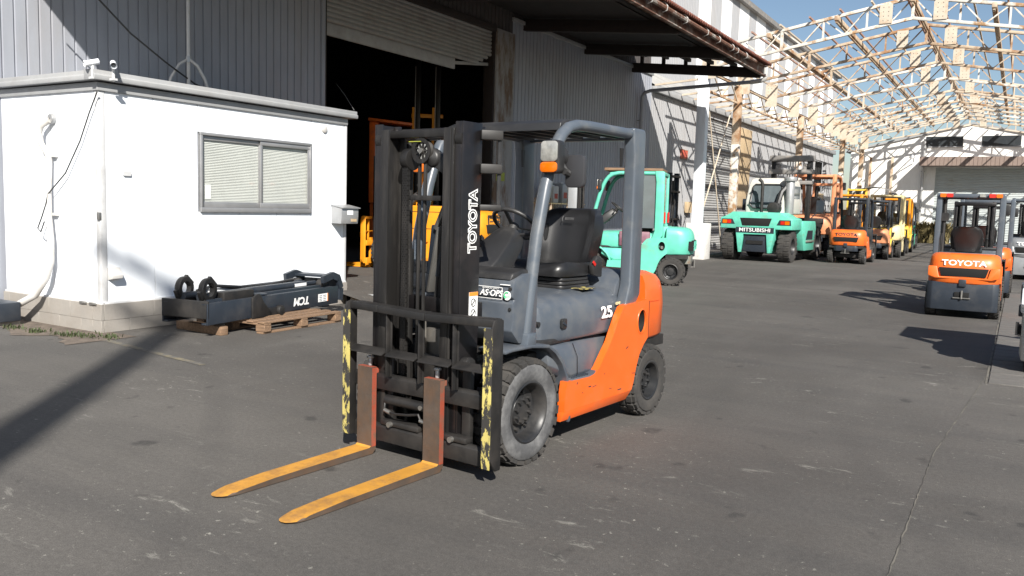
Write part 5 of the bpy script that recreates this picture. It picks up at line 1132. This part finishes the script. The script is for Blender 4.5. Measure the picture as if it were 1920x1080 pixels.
# ---------------------------------------------------------------- things along the warehouse wall
def board(nm, mt_, x, y, z, w_, h_, lab, cat, th_=.03, frame=None):
    e = empty(nm, (x, y, z)); b = MB(); b.box(0,th_,-w_/2,w_/2,-h_/2,h_/2); b.build('panel', mt_, e, bevel=.004)
    b = MB()
    for (a0,a1,c0,c1) in ((-w_/2,w_/2,-h_/2,-h_/2+.02),(-w_/2,w_/2,h_/2-.02,h_/2),(-w_/2,-w_/2+.02,-h_/2+.02,h_/2-.02),(w_/2-.02,w_/2,-h_/2+.02,h_/2-.02)): b.box(th_,th_+.008,a0,a1,c0,c1)
    b.build('rim', frame or mt_, e); tag(e, lab, cat); return e
board('wall_sign', 'sign_red', WX+.01, 29.4, 3.55, .7, .34, 'small brown-red plate on the pale wall beside white column', 'sign', frame='truss_rust')
board('wall_box', 'plywood', WX+.01, 30.0, 1.65, .5, .4, 'small brown box fixed low on the wall by the white column', 'box', .15)
board('warning_tape', 'sign_yellow', WX+.062, 16.85, 2.2, .36, .2, 'yellow-green square sticker on the rusty door column', 'sticker', .004)
sh = empty('storage_shelf', (-10.25, 19.3, 0))
for y in (-.9, 0, .9):
    for x in (-.2, .25):
        b = MB(); b.box(x-.02,x+.02,y-.02,y+.02,0,1.75); b.build('post', 'wood_pale', sh)
for z in (.5, 1.05, 1.6):
    b = MB(); b.box(-.24,.28,-.95,.95,z,z+.03); b.build('shelf', 'cream', sh, bevel=.004)
tag(sh, 'cream rack of boards against the wall behind mint forklift', 'shelf')
for i, (y, z, w_, h_, mt_, lab) in enumerate(((18.75,1.63,.28,.42,'offwhite','white carton at the left of rack top'),(19.25,1.63,.3,.5,'zinc','tall grey canister in the middle of rack top'),(19.75,1.63,.3,.38,'wall_pale','pale carton at the right of rack top'),(19.1,1.08,.4,.35,'silver_paint','grey tin on the middle rack board'),(19.8,1.08,.34,.3,'offwhite','white tin on the middle rack board'))):
    e = empty('container', (-10.2, y, z)); b = MB(); b.box(-.15,.15,-w_/2,w_/2,0,h_); b.build('body', mt_, e, bevel=.015); b = MB(); b.box(.151,.154,-w_*.3,w_*.3,h_*.25,h_*.55); b.build('label_red', 'sign_red', e); b = MB(); b.box(-.06,.06,-w_*.25,w_*.25,h_,h_+.03); b.build('lid', 'white_trim', e); tag(e, lab, 'container', 'containers on the wall rack')
ds = empty('upright_mast', (-9.9, 26.6, 0))
for y in (-.33, .33):
    b = MB(); b.box(-.08,.08,y-.05,y+.05,.1,2.75); b.build('rail', 'slate_dark', ds, bevel=.006)
for z in (2.6, 2.1, 1.2):
    b = MB(); b.box(-.1,.1,-.45,.45,z,z+.07); b.build('crossbar', 'black_steel', ds, bevel=.006)
b = MB(); b.cyl((0,0,.2),(0,0,2.5),.05,n=10); b.build('cylinder', 'black_steel', ds)
b = MB(); b.tube([(.1,-.25,2.1),(.2,-.3,1.8),(.15,-.3,1.2),(.2,-.2,.8)], .025, 6); b.build('hose', 'black_plastic', ds)
b = MB(); b.box(-.3,.3,-.5,.5,0,.1); b.build('foot', 'black_steel', ds)
tag(ds, 'dark spare mast standing upright behind the mint forklift', 'mast')
# red toolbox and broom items by the door column
for (x,y,z,sx,sy,sz,mt_,lab,cat,nm) in ((-10.3,17.6,.0,.3,.5,1.15,'offwhite','white panel board leaning by the rusty door column','board','panel_board'),(-10.2,17.95,1.0,.2,.45,.14,'sign_red','flat red tray on the stand beside the door column','tray','red_tray'),(-10.2,17.95,.0,.3,.4,.99,'coral','red-brown stand beside the rusty door column','stand','tool_stand')):
    e = empty(nm, (x,y,z)); b = MB(); b.box(-sx/2,sx/2,-sy/2,sy/2,0,sz*.9); b.build('body', mt_, e, bevel=.01); b = MB(); b.box(-sx/2-.01,sx/2+.01,-sy/2-.01,sy/2+.01,sz*.9,sz); b.build('top', mt_, e, bevel=.006); tag(e, lab, cat)
gb = empty('gas_cylinder', (-10.25, 18.35, 0)); b = MB(); b.lathe([(.0,0),(.11,0),(.115,.05),(.115,1.05),(.09,1.2),(.04,1.27),(.0,1.27)], (0,0,0), (0,0,1), 18); b.build('body', 'coral', gb, smooth=60); b = MB(); b.cyl((0,0,1.27),(0,0,1.4),.035,n=10); b.bar((-.06,0,1.36),(.06,0,1.36),.03,.02); b.build('valve', 'steel_bare', gb); tag(gb, 'brown gas cylinder standing by the warehouse wall', 'gas cylinder')
b = MB(); b.bar((0,-1.8,.06),(0,1.8,.06),.12,.12); b.cyl((0,-1.6,.12),(0,-1.6,.16),.03,n=8); o = b.build('wheel_stop', 'concrete_white', bevel=.02); o.location = (-8.9,28.2,0); tag(o, 'long white concrete kerb bar between the two yard columns', 'kerb')
b = MB(); b.cyl((0,0,0),(0,0,1.3),.05,n=10); b.lathe([(.05,1.3),(.045,1.33),(.0,1.345)], (0,0,0), (0,0,1), 10); o = b.build('guard_post', 'black_steel'); o.location = (-9.1,27.4,0); tag(o, 'short black guard post right of the white column footing', 'bollard')
